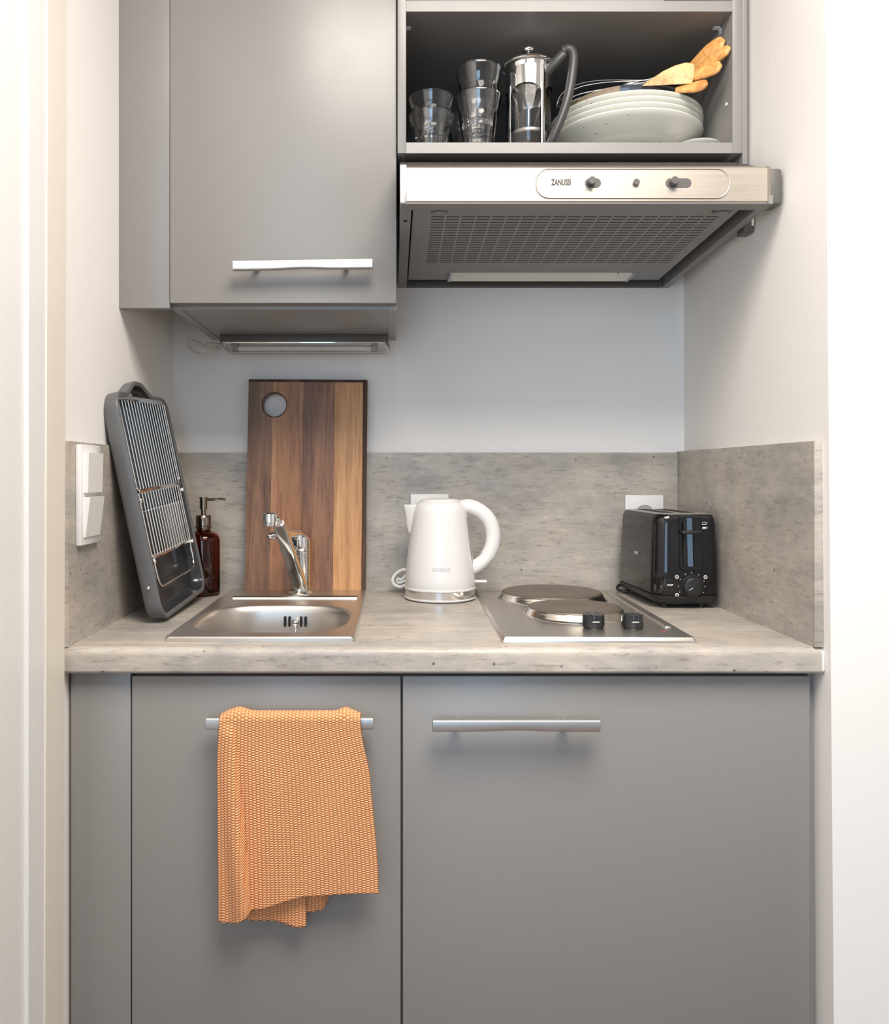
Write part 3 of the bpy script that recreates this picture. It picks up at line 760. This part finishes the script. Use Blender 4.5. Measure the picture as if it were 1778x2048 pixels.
for py, tip, bh, k in ((1009,806.5,.020,1),(1011,806,.021,1),(1020,808,.0205,1),(1032,810.5,.019,1),(1044,812.5,.016,1),(1056,815,.012,1),(1066,818,.006,1)):
    z = ZP(py,1.655); xt = XP(tip,1.655); cxx = kx - .024; lp_ = []
    for i in range(24):
        a = 2*math.pi*i/24; c_, s_ = math.cos(a), math.sin(a)
        if c_ < 0: x = cxx + (cxx-xt)*c_*abs(c_)**.15; y = ky + bh*s_*(1-.35*abs(c_))
        else: x = cxx + .012*c_; y = ky + bh*s_
        lp_.append((x, y, z))
    loops.append(lp_)
obj('spout', B().loft(loops), M['kettle'], t, 60)
hp = spline([P(918,1016,1.650), P(938,1013,1.648), P(960,1022,1.646), P(978,1040,1.645), P(986,1066,1.645), P(983,1095,1.645), P(970,1118,1.646), P(950,1133,1.648), P(930,1141,1.650)], 6)
n = len(hp)
obj('handle', B().tube(hp, [.0135 if i < n*.6 else .0135-.002*(i/n-.6)/.4 for i in range(n)], 18, ry=[.0150 if i < n*.7 else .0135 for i in range(n)], up=(0,1,0)), M['kettle'], t, 60)
# water gauge on the flank under the handle
def krad(z): return lerp_pts([(zz, r) for r, zz in kprof[6:14]], z-.9)
b = B(); loops = []
for k in range(13):
    z = ZP(1128 - 92*k/12, 1.62); r = krad(z)+.0005; wdt = .0042*math.sin(math.pi*min(1,max(.08, k/12*.92+.04)))**.35
    loops.append([(kx+r*math.cos(R(-20)+q*wdt/r), ky+r*math.sin(R(-20)+q*wdt/r), z) for q in (-1,-.3,.3,1)])
b.loft(loops, False, False, closed=False)
obj('water_gauge', b, plain('grey_gauge', (.36,.34,.32), .2), t, 60)
tbm = text_bm('KOENIC', .0098, 1.0, 0)
for v in tbm.bm.verts:
    z = ZP(1140,1.59) + v.co.y; r = krad(z) + .0003 + (v.co.z+.0002)*.5
    a = R(-90) + R(-0.5) + v.co.x/r
    v.co = Vector((kx+r*math.cos(a), ky+r*math.sin(a), z))
obj('lettering', tbm, plain('faint_grey_print', (.50,.50,.49), .5), body, 0)
obj('switch', B().box(XP(947,1.66), XP(973,1.66), ky-.006, ky+.006, ZP(1163.5,1.66), ZP(1159,1.66), .0012), M['kettle'], t)
cd = spline([P(835,1165,1.73), P(815,1141,1.735), P(798,1143,1.735), P(786,1156,1.732), P(788,1168,1.73), P(800,1174,1.728), P(813,1170,1.726), P(830,1172,1.722)], 7)
obj('cord', B().tube(cd, .0036, 10), M['kettle'], t)
cd = spline([P(812,1150,1.742), P(803,1159,1.742), P(794,1157,1.742), P(797,1166,1.742), P(815,1160,1.742)], 6)
obj('cord', B().tube(cd, .0034, 10), M['kettle'], t)

# ------------------------------------------------------------------ cooktop
HM = Matrix.Translation((.1640, Y(1.2255), .9)) @ Matrix.Rotation(R(-1.17), 4, 'Z')
t = thing('cooktop', 'steel two-plate electric cooktop set in the worktop', 'cooktop', mtx=HM)
hw, hd = .2905, .516
def hl(ins, z): return [(a, c_, z) for a, c_ in rrect(hw-2*ins, hd-2*ins, .004, 3, hw/2, hd/2)]
obj('top_plate', B().loft([hl(0,.0002), hl(.0003,.0030), hl(.0035,.0078), hl(.006,.0078)]), M['steel'], t, 25, local=True)
for u0, v0, rr in ((.140,.381,.0955),(.1486,.198,.0790)):
    hp_ = obj('hotplate', B().lathe([(0,.0230),(.10*rr,.0230),(.13*rr,.0222),(.30*rr,.0222),(.33*rr,.0230),(rr-.004,.0234),(rr-.001,.0226),(rr,.0205),(rr,.010)], (u0,v0,0), 72), M['iron'], t, 50, local=True)
    obj('ring', B().lathe([(rr-.0005,.0190),(rr+.0008,.0205),(rr+.0018,.0200),(rr+.0026,.0168),(rr+.0040,.0150),(rr+.0062,.0110),(rr+.0075,.0092),(rr+.0105,.0083),(rr+.0106,.0076)], (u0,v0,0), 72), M['ring'], hp_, 60, local=True)
for u0 in (.1535, .2150):
    k_ = obj('control_knob', B().lathe([(0,.0078),(.0155,.0078),(.0160,.0095),(.0172,.0105),(.0176,.0135),(.0172,.0285),(.0158,.0300),(.012,.0290),(0,.0285)], (u0,.078,0), 36), M['knob'], t, 40, local=True)
    obj('grip', B().box(u0-.0042, u0+.0042, .078-.0178, .078+.014, .012, .0302, .0016), M['knob'], k_, 40, local=True)
    obj('pointer', B().box(u0-.0055, u0+.0060, .078-.0184, .078-.0176, .0190, .0212, .0003, 1), M['printgrey'], k_, 40, local=True)
obj('side_rib', B().box(.266, .2765, .078, .492, .0070, .0104, .0022, 3), M['steel'], t, 40, local=True)
obj('pilot_lamp', B().box(.251, .258, .047, .050, .0076, .0083, .0004, 1), M['red'], t, 40, local=True)
obj('marking', B().box(.020, .058, .470, .4745, .0077, .00795), M['print'], t, 0, local=True)

# ------------------------------------------------------------------ toaster
QM = Matrix.Translation((.5465, Y(1.6365), .9)) @ Matrix.Rotation(R(1.6), 4, 'Z')
t = thing('toaster', 'glossy black two-slot toaster with dial in the right corner', 'toaster', mtx=QM)
tw, tl = .124, .226
def tloop(ins, z, rf=.030, rb=.018, yo=0.0):
    w2, l2 = tw/2-ins, tl/2-ins; out = []
    for sx, sy, a0, r in ((1,1,0,rb),(-1,1,90,rb),(-1,-1,180,rf),(1,-1,270,rf*.55)):
        r = max(r-ins*.6, .004)
        for k in range(9):
            a = R(a0+90*k/8); out.append((sx*(w2-r)+r*math.cos(a), sy*(l2-r)+r*math.sin(a)+yo, z))
    return out
obj('base', B().loft([tloop(.022,.0055), tloop(.014,.007), tloop(.003,.016), tloop(-.001,.022), tloop(-.001,.0245), tloop(.003,.0262)]), M['toastermatte'], t, 50, local=True)
ZT = .1765
bd = obj('body', B().loft([tloop(.0035,.0258), tloop(.0008,.027), tloop(0,.031), tloop(.0008,.07), tloop(.0022,.115), tloop(.0042,.155), tloop(.0054,.1665), tloop(.0075,.1725), tloop(.0105,ZT)]), M['toaster'], t, 40, local=True)
tp = obj('top', B().loft([tloop(.0108,ZT-.0004), tloop(.0115,ZT+.0006), tloop(.018,ZT+.0016)]), M['toastertop'], t, 40, local=True)
for xs in (-.022, .018):
    obj('bread_slot', B().box(xs-.0115, xs+.0115, -.070, .085, ZT+.0010, ZT+.0022), M['void'], tp, 0, local=True)
yfz = -tl/2
def fy_(z): return yfz + lerp_pts([(.03,0),(.07,.0008),(.115,.0022),(.155,.0042),(.17,.0065)], z)
# lever channel with its slot and the lever
ch = B()
def chan(x0, x1, z0, z1, r, off):
    pts = [(x0, z1), (x0, z0+r)] + [(x0+r-r*math.cos(R(90*k/5)), z0+r-r*math.sin(R(90*k/5))) for k in range(1,6)] + [(x1-r+r*math.sin(R(90*k/5)), z0+r-r*math.cos(R(90*k/5))) for k in range(0,6)] + [(x1, z1)]
    return [(x, fy_(.0735) + (fy_(.1715)-fy_(.0735))*(z-.0735)/.098 - .0012 - off, z) for x, z in pts]
gx0, gx1 = -.0150, .0270
outl = chan(gx0, gx1, .0735, .1715, .007, .0006)
cn = obj('lever_channel', B().loft([chan(gx0, gx1, .0735, .1715, .007, -.002), outl], True, True), M['toaster'], t, 30, local=True)
obj('channel_rim', B().tube(outl, .0007, 6), M['toaster'], cn, 60, local=True)
b = B().hexa([(-.0005,fy_(.080)-.0026,.080),(.0085,fy_(.080)-.0050,.080),(.0125,fy_(.080)-.0026,.080),(.006,fy_(.080)+.001,.080),
              (-.0005,fy_(.170)-.0026,.170),(.0085,fy_(.170)-.0050,.170),(.0125,fy_(.170)-.0026,.170),(.006,fy_(.170)+.001,.170)])
obj('slider', b, M['toaster'], cn, 0, local=True)
obj('slot_gap', B().box(-.0085, -.0045, fy_(.12)-.0048, fy_(.12)-.0005, .083, .164), M['void'], cn, 0, local=True)
obj('lever', B().box(-.0145, .0215, fy_(.14)-.0165, fy_(.14)-.002, .1405, .1475, .0022, 3), M['toastermatte'], t, 40, local=True)
# browning dial
dx, dz = .0072, .0432
dl = obj('dial', B().tube([(dx, fy_(dz)-q, dz) for q in (0,.0015,.0016,.0105,.0125,.0130)], [.0215,.0215,.0195,.0175,.0160,.0145], 40), M['toastermatte'], t, 40, local=True)
obj('pointer', B().tube([(dx-.010, fy_(dz)-.0132, dz-.006), (dx-.002, fy_(dz)-.0132, dz-.0015)], .0004, 6), M['printwhite'], dl, 0, local=True)
sxb, szb = -.0335, .0455
sb = obj('stop_button', B().tube([(sxb, fy_(szb)-q+.0008, szb) for q in (0,.0012,.0016)], [.0093,.0093,.0085], 32), M['toaster'], t, 40, local=True)
obj('button_ring', B().tube([(sxb+.0094*math.cos(2*math.pi*k/32), fy_(szb)-.0004, szb+.0094*math.sin(2*math.pi*k/32)) for k in range(32)], .0006, 6, True), M['bronze'], sb, 60, local=True)
obj('lettering', place(text_bm('STOP', .0046, 1.0, .00012), Matrix.Translation((sxb, fy_(szb)-.0011, szb)) @ FACE_CAM), M['printwhite'], sb, 0, local=True)
b = B()
for k, an in enumerate((-28, -2, 22, 58, 90, 118, 150, 180, 206)):
    b.sphere((dx+.0250*math.cos(R(an)), fy_(dz)-.0003, dz+.0250*math.sin(R(an))), .0009, 1, 8, 6)
for ix, iz in ((-.0205,.0605),(-.0205,.0270),(.0335,.0600)):
    yy = fy_(iz)-.0003
    b.tube([(ix+.0030*math.cos(2*math.pi*k/16), yy, iz+.0030*math.sin(2*math.pi*k/16)) for k in range(16)], .0006, 6, True)
    b.box(ix-.0014, ix+.0014, yy-.0003, yy+.0002, iz-.0006, iz+.0006)
for iz in (.1600, .1520):
    yy = fy_(iz)-.0004; ix = .0325
    if iz > .155: b.tube([(ix-.003,yy,iz-.002),(ix+.003,yy,iz-.002),(ix+.003,yy,iz+.002),(ix-.003,yy,iz+.002)], .0005, 4, True)
    else:
        for q in (-.0022, 0, .0022): b.box(ix+q-.0009, ix+q+.0009, yy-.0003, yy+.0003, iz-.0010, iz+.0012)
    b.box(ix-.0040, ix+.0040, yy-.0003, yy+.0003, iz-.0026, iz-.0021); b.box(ix+.0048, ix+.0058, yy-.0003, yy+.0003, iz-.0012, iz+.0016)
obj('symbols', b, M['printwhite'], t, 0, local=True)
m_ = Matrix.Translation((-tw/2+.0004, -.005, .095)) @ Matrix.Rotation(R(-90), 4, 'Z') @ FACE_CAM
obj('lettering', place(text_bm('PHILIPS', .0075, .95, .0003, .0006), m_), M['printgrey'], bd, 0, local=True)
for xs, ys in ((-.034,-.085),(.036,-.085),(-.036,.085),(.036,.085)):
    obj('foot', B().cyl((xs, ys, .0002), (xs, ys, .0080), .0055, 14), M['black'], t, 40, local=True)
obj('cord', B().tube(spline([(-.050,.098,.014),(-.062,.104,.016),(-.069,.095,.010),(-.062,.082,.006),(-.048,.078,.006)], 5), .003, 8), M['black'], t, 60, local=True)

# ------------------------------------------------------------------ towel on the left handle
hem = [(432,1853),(458,1850),(480,1838),(495.5,1824),(522,1823),(570,1806),(608,1796),(660,1793),(757,1791)]
TD = 1.160
b = B(); uvl = b.bm.loops.layers.uv.new('UVMap')
def sheet(fn, nu, nv, uv):
    vs = [[b.bm.verts.new(fn(i/nu, j/nv)) for i in range(nu+1)] for j in range(nv+1)]
    for j in range(nv):
        for i in range(nu):
            f = b.bm.faces.new([vs[j][i], vs[j][i+1], vs[j+1][i+1], vs[j+1][i]])
            for lo, (a, c_) in zip(f.loops, ((i,j),(i+1,j),(i+1,j+1),(i,j+1))):
                lo[uvl].uv = uv(a/nu, c_/nv)
ZBAR = ZP(1447.5,1.172)
def front(u, s):
    # s: 0 at the back, just over the bar, .08 bar crest, 1 front hem
    xl = 433 + 3*math.sin(s*3); 
    if s < .1:
        q = s/.1; xt0, xt1 = 437.0, 721.0; x = xt0 + (xt1-xt0)*u
        hump = .0055*math.exp(-((x-474)/17)**2) + .0050*math.exp(-((x-690)/12)**2)
        an = R(200 - 200*q)  # from behind the bar, over it, to its front
        yy = Y(1.1755) + .0125*math.cos(R(180)-an) * 1.0; yy = Y(1.1760) - .0125*math.cos(an+math.pi)*1.0
        yy = Y(1.1765) + .0120*math.cos(R(-20+200*q))
        zz = ZBAR + .0075 + hump*math.sin(math.pi*min(1,q*1.0))**.5 + .0085*max(0, math.sin(R(-20+200*q)))
        zz += -.004*smoothstep(.06,0,u) - .003*smoothstep(.94,1,u)
        return (XP(x, TD), yy, zz)
    q = (s-.1)/.9
    xl = 437 - 4.5*smoothstep(0,.25,q); xr = 721 + 16*smoothstep(0,.35,q) + 20*smoothstep(.1,1,q)
    x = xl + (xr-xl)*u
    zt_, zb_ = ZBAR + .0075, ZP(lerp_pts(hem, x), TD)
    z = zt_ + (zb_-zt_)*q
    xp = 462 + 34*q                                   # foot of the pleat
    amp = (.0060 + .0150*smoothstep(.0,.9,q))*smoothstep(0,.08,q)
    dxp = x - xp
    if dxp < 0: o = amp*smoothstep(-36-8*q, -6, dxp) 
    else: o = amp*smoothstep(6, -1, dxp)
    o += .0045*math.exp(-((x-(530+25*q))/38)**2)*smoothstep(.05,.4,q)*(.5+.5*q)
    o += .0030*math.exp(-((x-(640+25*q))/60)**2)*smoothstep(.2,.8,q)
    o -= .006*smoothstep(14,0,x-xl)*q
    o += .0012*math.sin(x*.045+q*5)*q
    y0 = Y(1.1765) - .0120 + (.0035*q)
    return (XP(x, TD), y0 - o, z)
W0, L0 = (721-437)/7.4, 430/4.6
sheet(front, 110, 150, lambda u, s: (u*39, s*84))
def back(x0, x1, hemp, D0, dn):
    def fn(u, s):
        x = x0 + (x1-x0)*u; z0 = ZBAR + .004; z1 = ZP(lerp_pts(hemp, x), TD)
        return (XP(x, TD), Y(D0) + .003*math.sin(x*.06)*s - dn*s, z0 + (z1-z0)*s)
    return fn
sheet(back(438, 610, [(438,1846),(476,1850),(540,1858),(590,1869),(610,1866)], 1.1880, .008), 40, 80, lambda u, s: (u*23, s*84))
sheet(back(598, 722, [(598,1842),(644,1839),(657,1809),(685,1797),(722,1780)], 1.1910, .006), 30, 80, lambda u, s: (u*17, s*82))
tw_ = obj('tea_towel', b, M['towel'], None, 60, recalc=False)
sm = tw_.modifiers.new('thickness', 'SOLIDIFY'); sm.thickness = .0030; sm.offset = 0
tag(tw_, 'orange knitted tea towel draped over the left cabinet handle', 'towel')

# ------------------------------------------------------------------ tableware on the open shelf
SH = 1.7287
def tumbler_mesh(Rr, h, rb, nf=9):
    th = .0024
    def r0(z):
        s = z/h
        return rb + (Rr-rb)*(.86*s + .14*s**3) - .0012*math.exp(-((s-.70)/.06)**2)
    def rad(a, r, z):
        if r < 0.02: return r
        s = min(1, max(0, z/h)); k = smoothstep(.72,.60,s)*smoothstep(0,.06,s)
        ph = (a % (2*math.pi/nf)) - math.pi/nf
        return r*(1 - k*(1-math.cos(math.pi/nf)/math.cos(ph))*1.0)
    out = [(0,.0006),(rb*.8,.0006),(rb-.001,.0008)] + [(r0(h*k/26), max(.002, h*k/26)) for k in range(0,27)]
    inn = [(r0(h*k/20)-th, h*k/20) for k in range(20, 2, -1)] + [(r0(h*.13)-th-.004, h*.13-.002), (0, h*.12)]
    b = B(); n = 72
    loops = []
    for i, (r, z) in enumerate(out + [(Rr-.0004,h+.0007),(Rr-th*.6,h+.0008)] + inn):
        lp = []
        for q in range(n):
            a = 2*math.pi*q/n
            rr = rad(a, r, z) if i < len(out) else r
            lp.append((max(rr,1e-5)*math.cos(a), max(rr,1e-5)*math.sin(a), z))
        loops.append(lp)
    b.loft(loops, True, True)
    return b
GS = 'clear tumblers on the open shelf'
def tumbler(me, px, D, dz, label):
    x = XP(px, D)
    o = bpy.data.objects.new('glass_tumbler', me); COL.objects.link(o); o.location = (x, Y(D), SH + dz); BASES[o.name] = Vector((0,0,0))
    o.rotation_euler = (0,0,R(13)); tag(o, label, 'glass', GS)
def glass_mesh(b, name):
    bmesh.ops.recalc_face_normals(b.bm, faces=b.bm.faces[:]); me = bpy.data.meshes.new(name); b.bm.to_mesh(me); b.bm.free()
    me.shade_smooth(); me.set_sharp_from_angle(angle=R(40)); me.materials.append(M['glass']); return me
short = glass_mesh(tumbler_mesh(.0412, .0735, .0270), 'short_tumbler'); tall = glass_mesh(tumbler_mesh(.0418, .1090, .0270), 'tall_tumbler')
tumbler(short, 863, 1.490, 0, 'short clear tumbler at bottom of the leftmost glass stack')
tumbler(short, 863, 1.490, .0325, 'short clear tumbler nested on top of the leftmost glass stack')
tumbler(tall, 957.5, 1.490, 0, 'tall clear tumbler at bottom of the stack beside french press')
tumbler(tall, 957.5, 1.490, .0490, 'tall clear tumbler on top of the stack beside french press')
tumbler(tall, 936, 1.5820, 0, 'clear tumbler standing behind the two glass stacks')

# french press
fx, fy = XP(1057,1.503), Y(1.503); fr = .0415
t = thing('french_press', 'glass french press with chrome frame and black handle', 'french press', (fx, fy, SH))
obj('beaker', B().lathe([(0,.006),(fr-.004,.006),(fr-.0015,.009),(fr-.0012,.150),(fr-.0032,.150),(fr-.0034,.010),(fr-.006,.0082),(0,.0082)], (fx,fy,SH), 56), M['glass'], t, 50)
# chrome frame: collar, arched windows, foot ring
def frame_rad(a, r, z): return r
b = B(); n = 96
zc0, zc1 = .124, .163
rows = []
for k in range(13):
    row = []
    for i in range(n):
        a = 2*math.pi*i/n + R(-62)
        ph = ((2*math.pi*i/n) % (math.pi/2))/(math.pi/2)          # four windows
        e = abs(ph-.5)*2
        zl = zc0 + .022*(1 - max(0, (e-.55)/.45)**2 if False else 0) 
        arch = .026*math.sqrt(max(0, 1-e**2.6))                  # window crown
        lo = zc0 - .026 + arch
        row.append((fx+(fr+.0007)*math.cos(a), fy+(fr+.0007)*math.sin(a), SH + lo + (zc1-lo)*k/12))
    rows.append(row)
b.loft(rows, False, False)
fm = obj('frame', b, M['chrome'], t, 60)
for q in range(4):
    a = R(-62) + q*math.pi/2
    c_, s_ = math.cos(a), math.sin(a); r = fr+.0009
    obj('strut', B().tube([(fx+r*c_, fy+r*s_, SH+z) for z in (.004,.06,.105,.125)], .0034, 8, ry=.0009, up=(-s_, c_, 0)), M['chrome'], fm)
obj('foot_ring', B().lathe([(fr-.002,.002),(fr+.0008,.0016),(fr+.0016,.004),(fr+.0010,.0065),(fr-.002,.0070)], (fx,fy,SH), 56), M['chrome'], fm, 50)
obj('rod', B().cyl((fx,fy,SH+.03), (fx,fy,SH+.19), .0016, 10), M['chrome'], t)
obj('filter_disc', B().lathe([(0,.040),(fr-.006,.040),(fr-.0045,.0415),(fr-.0045,.0455),(fr-.006,.047),(0,.0475)], (fx,fy,SH), 48), M['steel'], t, 40)
ld = obj('lid', B().lathe([(fr+.0002,.152),(fr+.0014,.165),(fr+.0055,.1665),(fr+.0068,.169),(fr+.0055,.172),(fr-.002,.1760),(.030,.1815),(.018,.1850),(.008,.1862),(0,.1864)], (fx,fy,SH), 64), M['chrome'], t, 50)
obj('knob', B().lathe([(.0035,.186),(.0035,.195),(.0085,.1965),(.0112,.2000),(.0112,.2030),(.0095,.2052),(.004,.2062),(0,.2063)], (fx,fy,SH), 32), M['chrome'], ld, 50)
hp = spline([P(1127,103,1.462), P(1136,99,1.459), P(1144,103,1.457), P(1147,118,1.455), P(1144,150,1.453), P(1137,190,1.452), P(1125,230,1.453), P(1110,266,1.456), P(1101,284,1.460), P(1095,293,1.466)], 6)
n = len(hp)
hn = obj('handle', B().tube(hp, [.0085 - .002*smoothstep(.5,.95,i/n) for i in range(n)], 16, ry=[.0092 - .0012*smoothstep(.3,.9,i/n) for i in range(n)], up=(1,-.25,.35)), M['pressplastic'], t, 60)
obj('upper_arm', B().tube([P(1090,147,1.480), P(1092,145,1.479), P(1129,107,1.463), P(1133,103,1.461)], [.0088,.0102,.0098,.0060], 16, ry=[.0075,.0088,.0085,.0060], up=(.6,-.3,.8)), M['pressplastic'], hn, 60)
obj('handle_clasp', B().box(XP(1086,1.478), XP(1097,1.478), Y(1.472), Y(1.488), ZP(150,1.478), ZP(126,1.478), .003, 3), M['chrome'], t)

# plates, hidden side plates, bowl, dish
px_, py_ = .4485, Y(1.5795)
def plate_mesh(r, h, foot, name):
    b = B()
    pr = [(0,.0035),(foot-.005,.0030),(foot-.002,.0),(foot+.002,.0),(foot+.004,.0035)]
    for k in range(1,11):
        s = k/10; pr.append((foot+.004+(r-foot-.004)*s, .0035 + (h-.0035)*(s**1.75)))
    pr += [(r+.0008,h+.0018),(r-.0006,h+.0036),(r-.003,h+.0030)]
    for k in range(9,0,-1):
        s = k/10; pr.append((foot+.004+(r-foot-.008)*s, .0082 + (h-.0060)*(s**1.75)))
    pr += [(foot*.6,.0078),(0,.0076)]
    b.lathe(pr, (0,0,0), 96)
    bmesh.ops.recalc_face_normals(b.bm, faces=b.bm.faces[:]); me = bpy.data.meshes.new(name); b.bm.to_mesh(me); b.bm.free()
    me.shade_smooth(); me.set_sharp_from_angle(angle=R(50)); me.materials.append(M['plate']); return me
pm1 = plate_mesh(.1415, .0385, .062, 'dinner_plate'); pm2 = plate_mesh(.0930, .0120, .050, 'side_plate')
def put(name, me, loc, rot, label, cat, grp=None):
    o = bpy.data.objects.new(name, me); COL.objects.link(o); o.location = loc; o.rotation_euler = rot; BASES[o.name] = Vector((0,0,0))
    return tag(o, label, cat, grp)
put('side_plate', pm2, (px_, py_, SH+.0002), (0,0,0), 'small plate at the very bottom beneath the dinner plates', 'plate')
put('side_plate', pm2, (px_, py_, SH+.0088), (0,0,.4), 'small plate directly under the lowest dinner plate', 'plate')
zb = SH + .0260
names = ['lowest of the four speckled pale dinner plates on the shelf', 'second speckled pale dinner plate from the bottom of the stack', 'third speckled pale dinner plate from the bottom of the stack', 'topmost speckled pale dinner plate under the dark bowl']
for k in range(4):
    put('dinner_plate', pm1, (px_ - .001*(k%2), py_, zb + .0104*k), (0,0,k*1.3), names[k], 'plate', 'speckled dinner plates stacked on the shelf')
zb2 = zb + .0104*3 + .0086
b = B()
pr = [(0,.002),(.040,.002),(.044,0),(.050,0)] + [(.050+.060*math.sin(R(9*k)), .056*(1-math.cos(R(9*k)))) for k in range(1,11)]
pr += [(.1112,.0575),(.1105,.0590),(.1085,.0575)] + [(.048+.0585*math.sin(R(9*k)), .006+.052*(1-math.cos(R(9*k)))) for k in range(9,0,-1)] + [(0,.006)]
b.lathe(pr, (0,0,0), 96)
bo = obj('serving_bowl', b, M['bowl'], None, 50); bo.location = (px_-.004, py_+.004, zb2); bo.rotation_euler = (0, 0, R(14))
tag(bo, 'dark glazed bowl with sand-coloured speckled flank on top of the plates', 'bowl')
b = B().lathe([(0,.0003),(.020,.0003),(.022,.002),(.034,.0080),(.0385,.0110),(.0392,.0122),(.0380,.0126),(.033,.0095),(.021,.0045),(0,.0040)], (0,0,0), 56)
o = obj('small_dish', b, M['dish'], None, 50); o.location = (.5475, Y(1.4720), SH)
tag(o, 'small white dish at the right end of the shelf', 'dish')

# utensils resting in the bowl, wooden grips to the upper right
GU = 'wood-handled utensils lying on the bowl'
def grip(path, wid, th, m, par, name='grip', up=(0,-1,.3)):
    p = spline(path, 6); n = len(p)
    rr = [max(.0012, wid(i/(n-1))) for i in range(n)]
    tt = [max(.0012, th*min(1, wid(i/(n-1))/.006)) for i in range(n)]
    return obj(name, B().tube(p, tt, 14, ry=rr, up=up), m, par, 60)
def leafw(w0, w1): return lambda s: 1.3*(w0 + (w1-w0)*smoothstep(0,.55,s))*math.sqrt(max(0, 1-max(0,(s-.72)/.28)**2.2))
def utensil(name, label, tip, mid, root, w0, w1, th=.0045):
    t = thing(name, label, 'utensil', root, GU)
    grip([root, mid, tip], leafw(w0, w1), th, M['olive'], t)
    return t
def wires(t, lines, r=.0012, name='wire'):
    for ln in lines: obj(name, B().tube(spline(ln, 6), r, 8), M['handle'], t, 60)
# whisk
t = utensil('whisk', 'balloon whisk with wooden grip, topmost on the bowl', P(1450,80,1.448), P(1418,104,1.472), P(1372,142,1.506), .0055, .0125)
wires(t, [[P(1375,140,1.506), P(1320,150,1.520)]], .0036, 'ferrule')
wires(t, [[P(1322,150,1.520), P(1290,160,1.525), P(1240,160,1.55), P(1190,162,1.57), P(1150,171,1.585), P(1122,190,1.595), P(1112,215,1.600)],
          [P(1322,150,1.520), P(1290,160.5,1.520), P(1240,163,1.535), P(1195,167,1.55), P(1155,176,1.56), P(1125,195,1.575), P(1112,215,1.600)],
          [P(1322,151,1.520), P(1285,166,1.515), P(1240,173,1.525), P(1195,181,1.535), P(1155,190,1.545), P(1128,205,1.56), P(1112,215,1.600)],
          [P(1322,152,1.520), P(1285,169,1.512), P(1240,177,1.515), P(1195,187,1.52), P(1155,198,1.53), P(1128,212,1.55), P(1112,215,1.600)]])
t = utensil('serving_fork', 'serving fork with wooden grip touching the cabinet side', P(1461,96,1.424), P(1428,118,1.451), P(1380,150,1.486), .0050, .0105)
wires(t, [[P(1384,148,1.482), P(1330,163,1.505), P(1295,168,1.52), P(1255,178,1.535)]], .0022, 'stem')
wires(t, [[P(1258,177,1.534), P(1230,184,1.545), P(1205,190,1.555)], [P(1258,178,1.534), P(1230,187,1.54), P(1205,194,1.55)]], .0014, 'tine')
t = utensil('serving_spoon', 'serving spoon with knotted wooden grip, second lowest', P(1444,132,1.418), P(1412,143,1.436), P(1362,163,1.466), .0055, .0115)
wires(t, [[P(1366,161,1.465), P(1320,169,1.490), P(1285,174,1.512)]], .0024, 'stem')
obj('spoon_bowl', B().sphere(P(1262,176,1.54), .022, .35, 20, 10), M['chrome'], t, 60)
t = utensil('slotted_spoon', 'slotted spoon with wooden grip, lowest on the bowl rim', P(1416,168,1.424), P(1390,174,1.438), P(1352,181,1.456), .0048, .0095)
wires(t, [[P(1356,180,1.456), P(1333,175,1.485), P(1310,173,1.515)]], .0024, 'stem')
obj('spoon_bowl', B().sphere(P(1300,175,1.535), .020, .35, 20, 10), M['chrome'], t, 60)
# wooden spatula lying in front
t = thing('wooden_spatula', 'wide olive-wood spatula lying in front of the other utensils', 'utensil', P(1290,170,1.46), GU)
f2 = [(1284,172),(1300,160),(1325,143),(1350,131),(1372,125),(1386,127),(1389,134),(1388,150),(1384,166),(1368,168),(1340,169),(1310,171)]
def dsp(px): return 1.470 - .030*(px-1284)/105
lo_ = [P(x, y, dsp(x)) for x, y in f2]; hi_ = [P(x, y, dsp(x)+.006) for x, y in f2]
obj('blade', B().loft([[tuple(p) for p in lo_], [tuple(p) for p in hi_]]), M['olive'], t, 30)
grip([P(1300,166,1.476), P(1288,176,1.490), P(1275,186,1.505)], lambda s: .0065, .0045, M['olive'], t, 'grip')
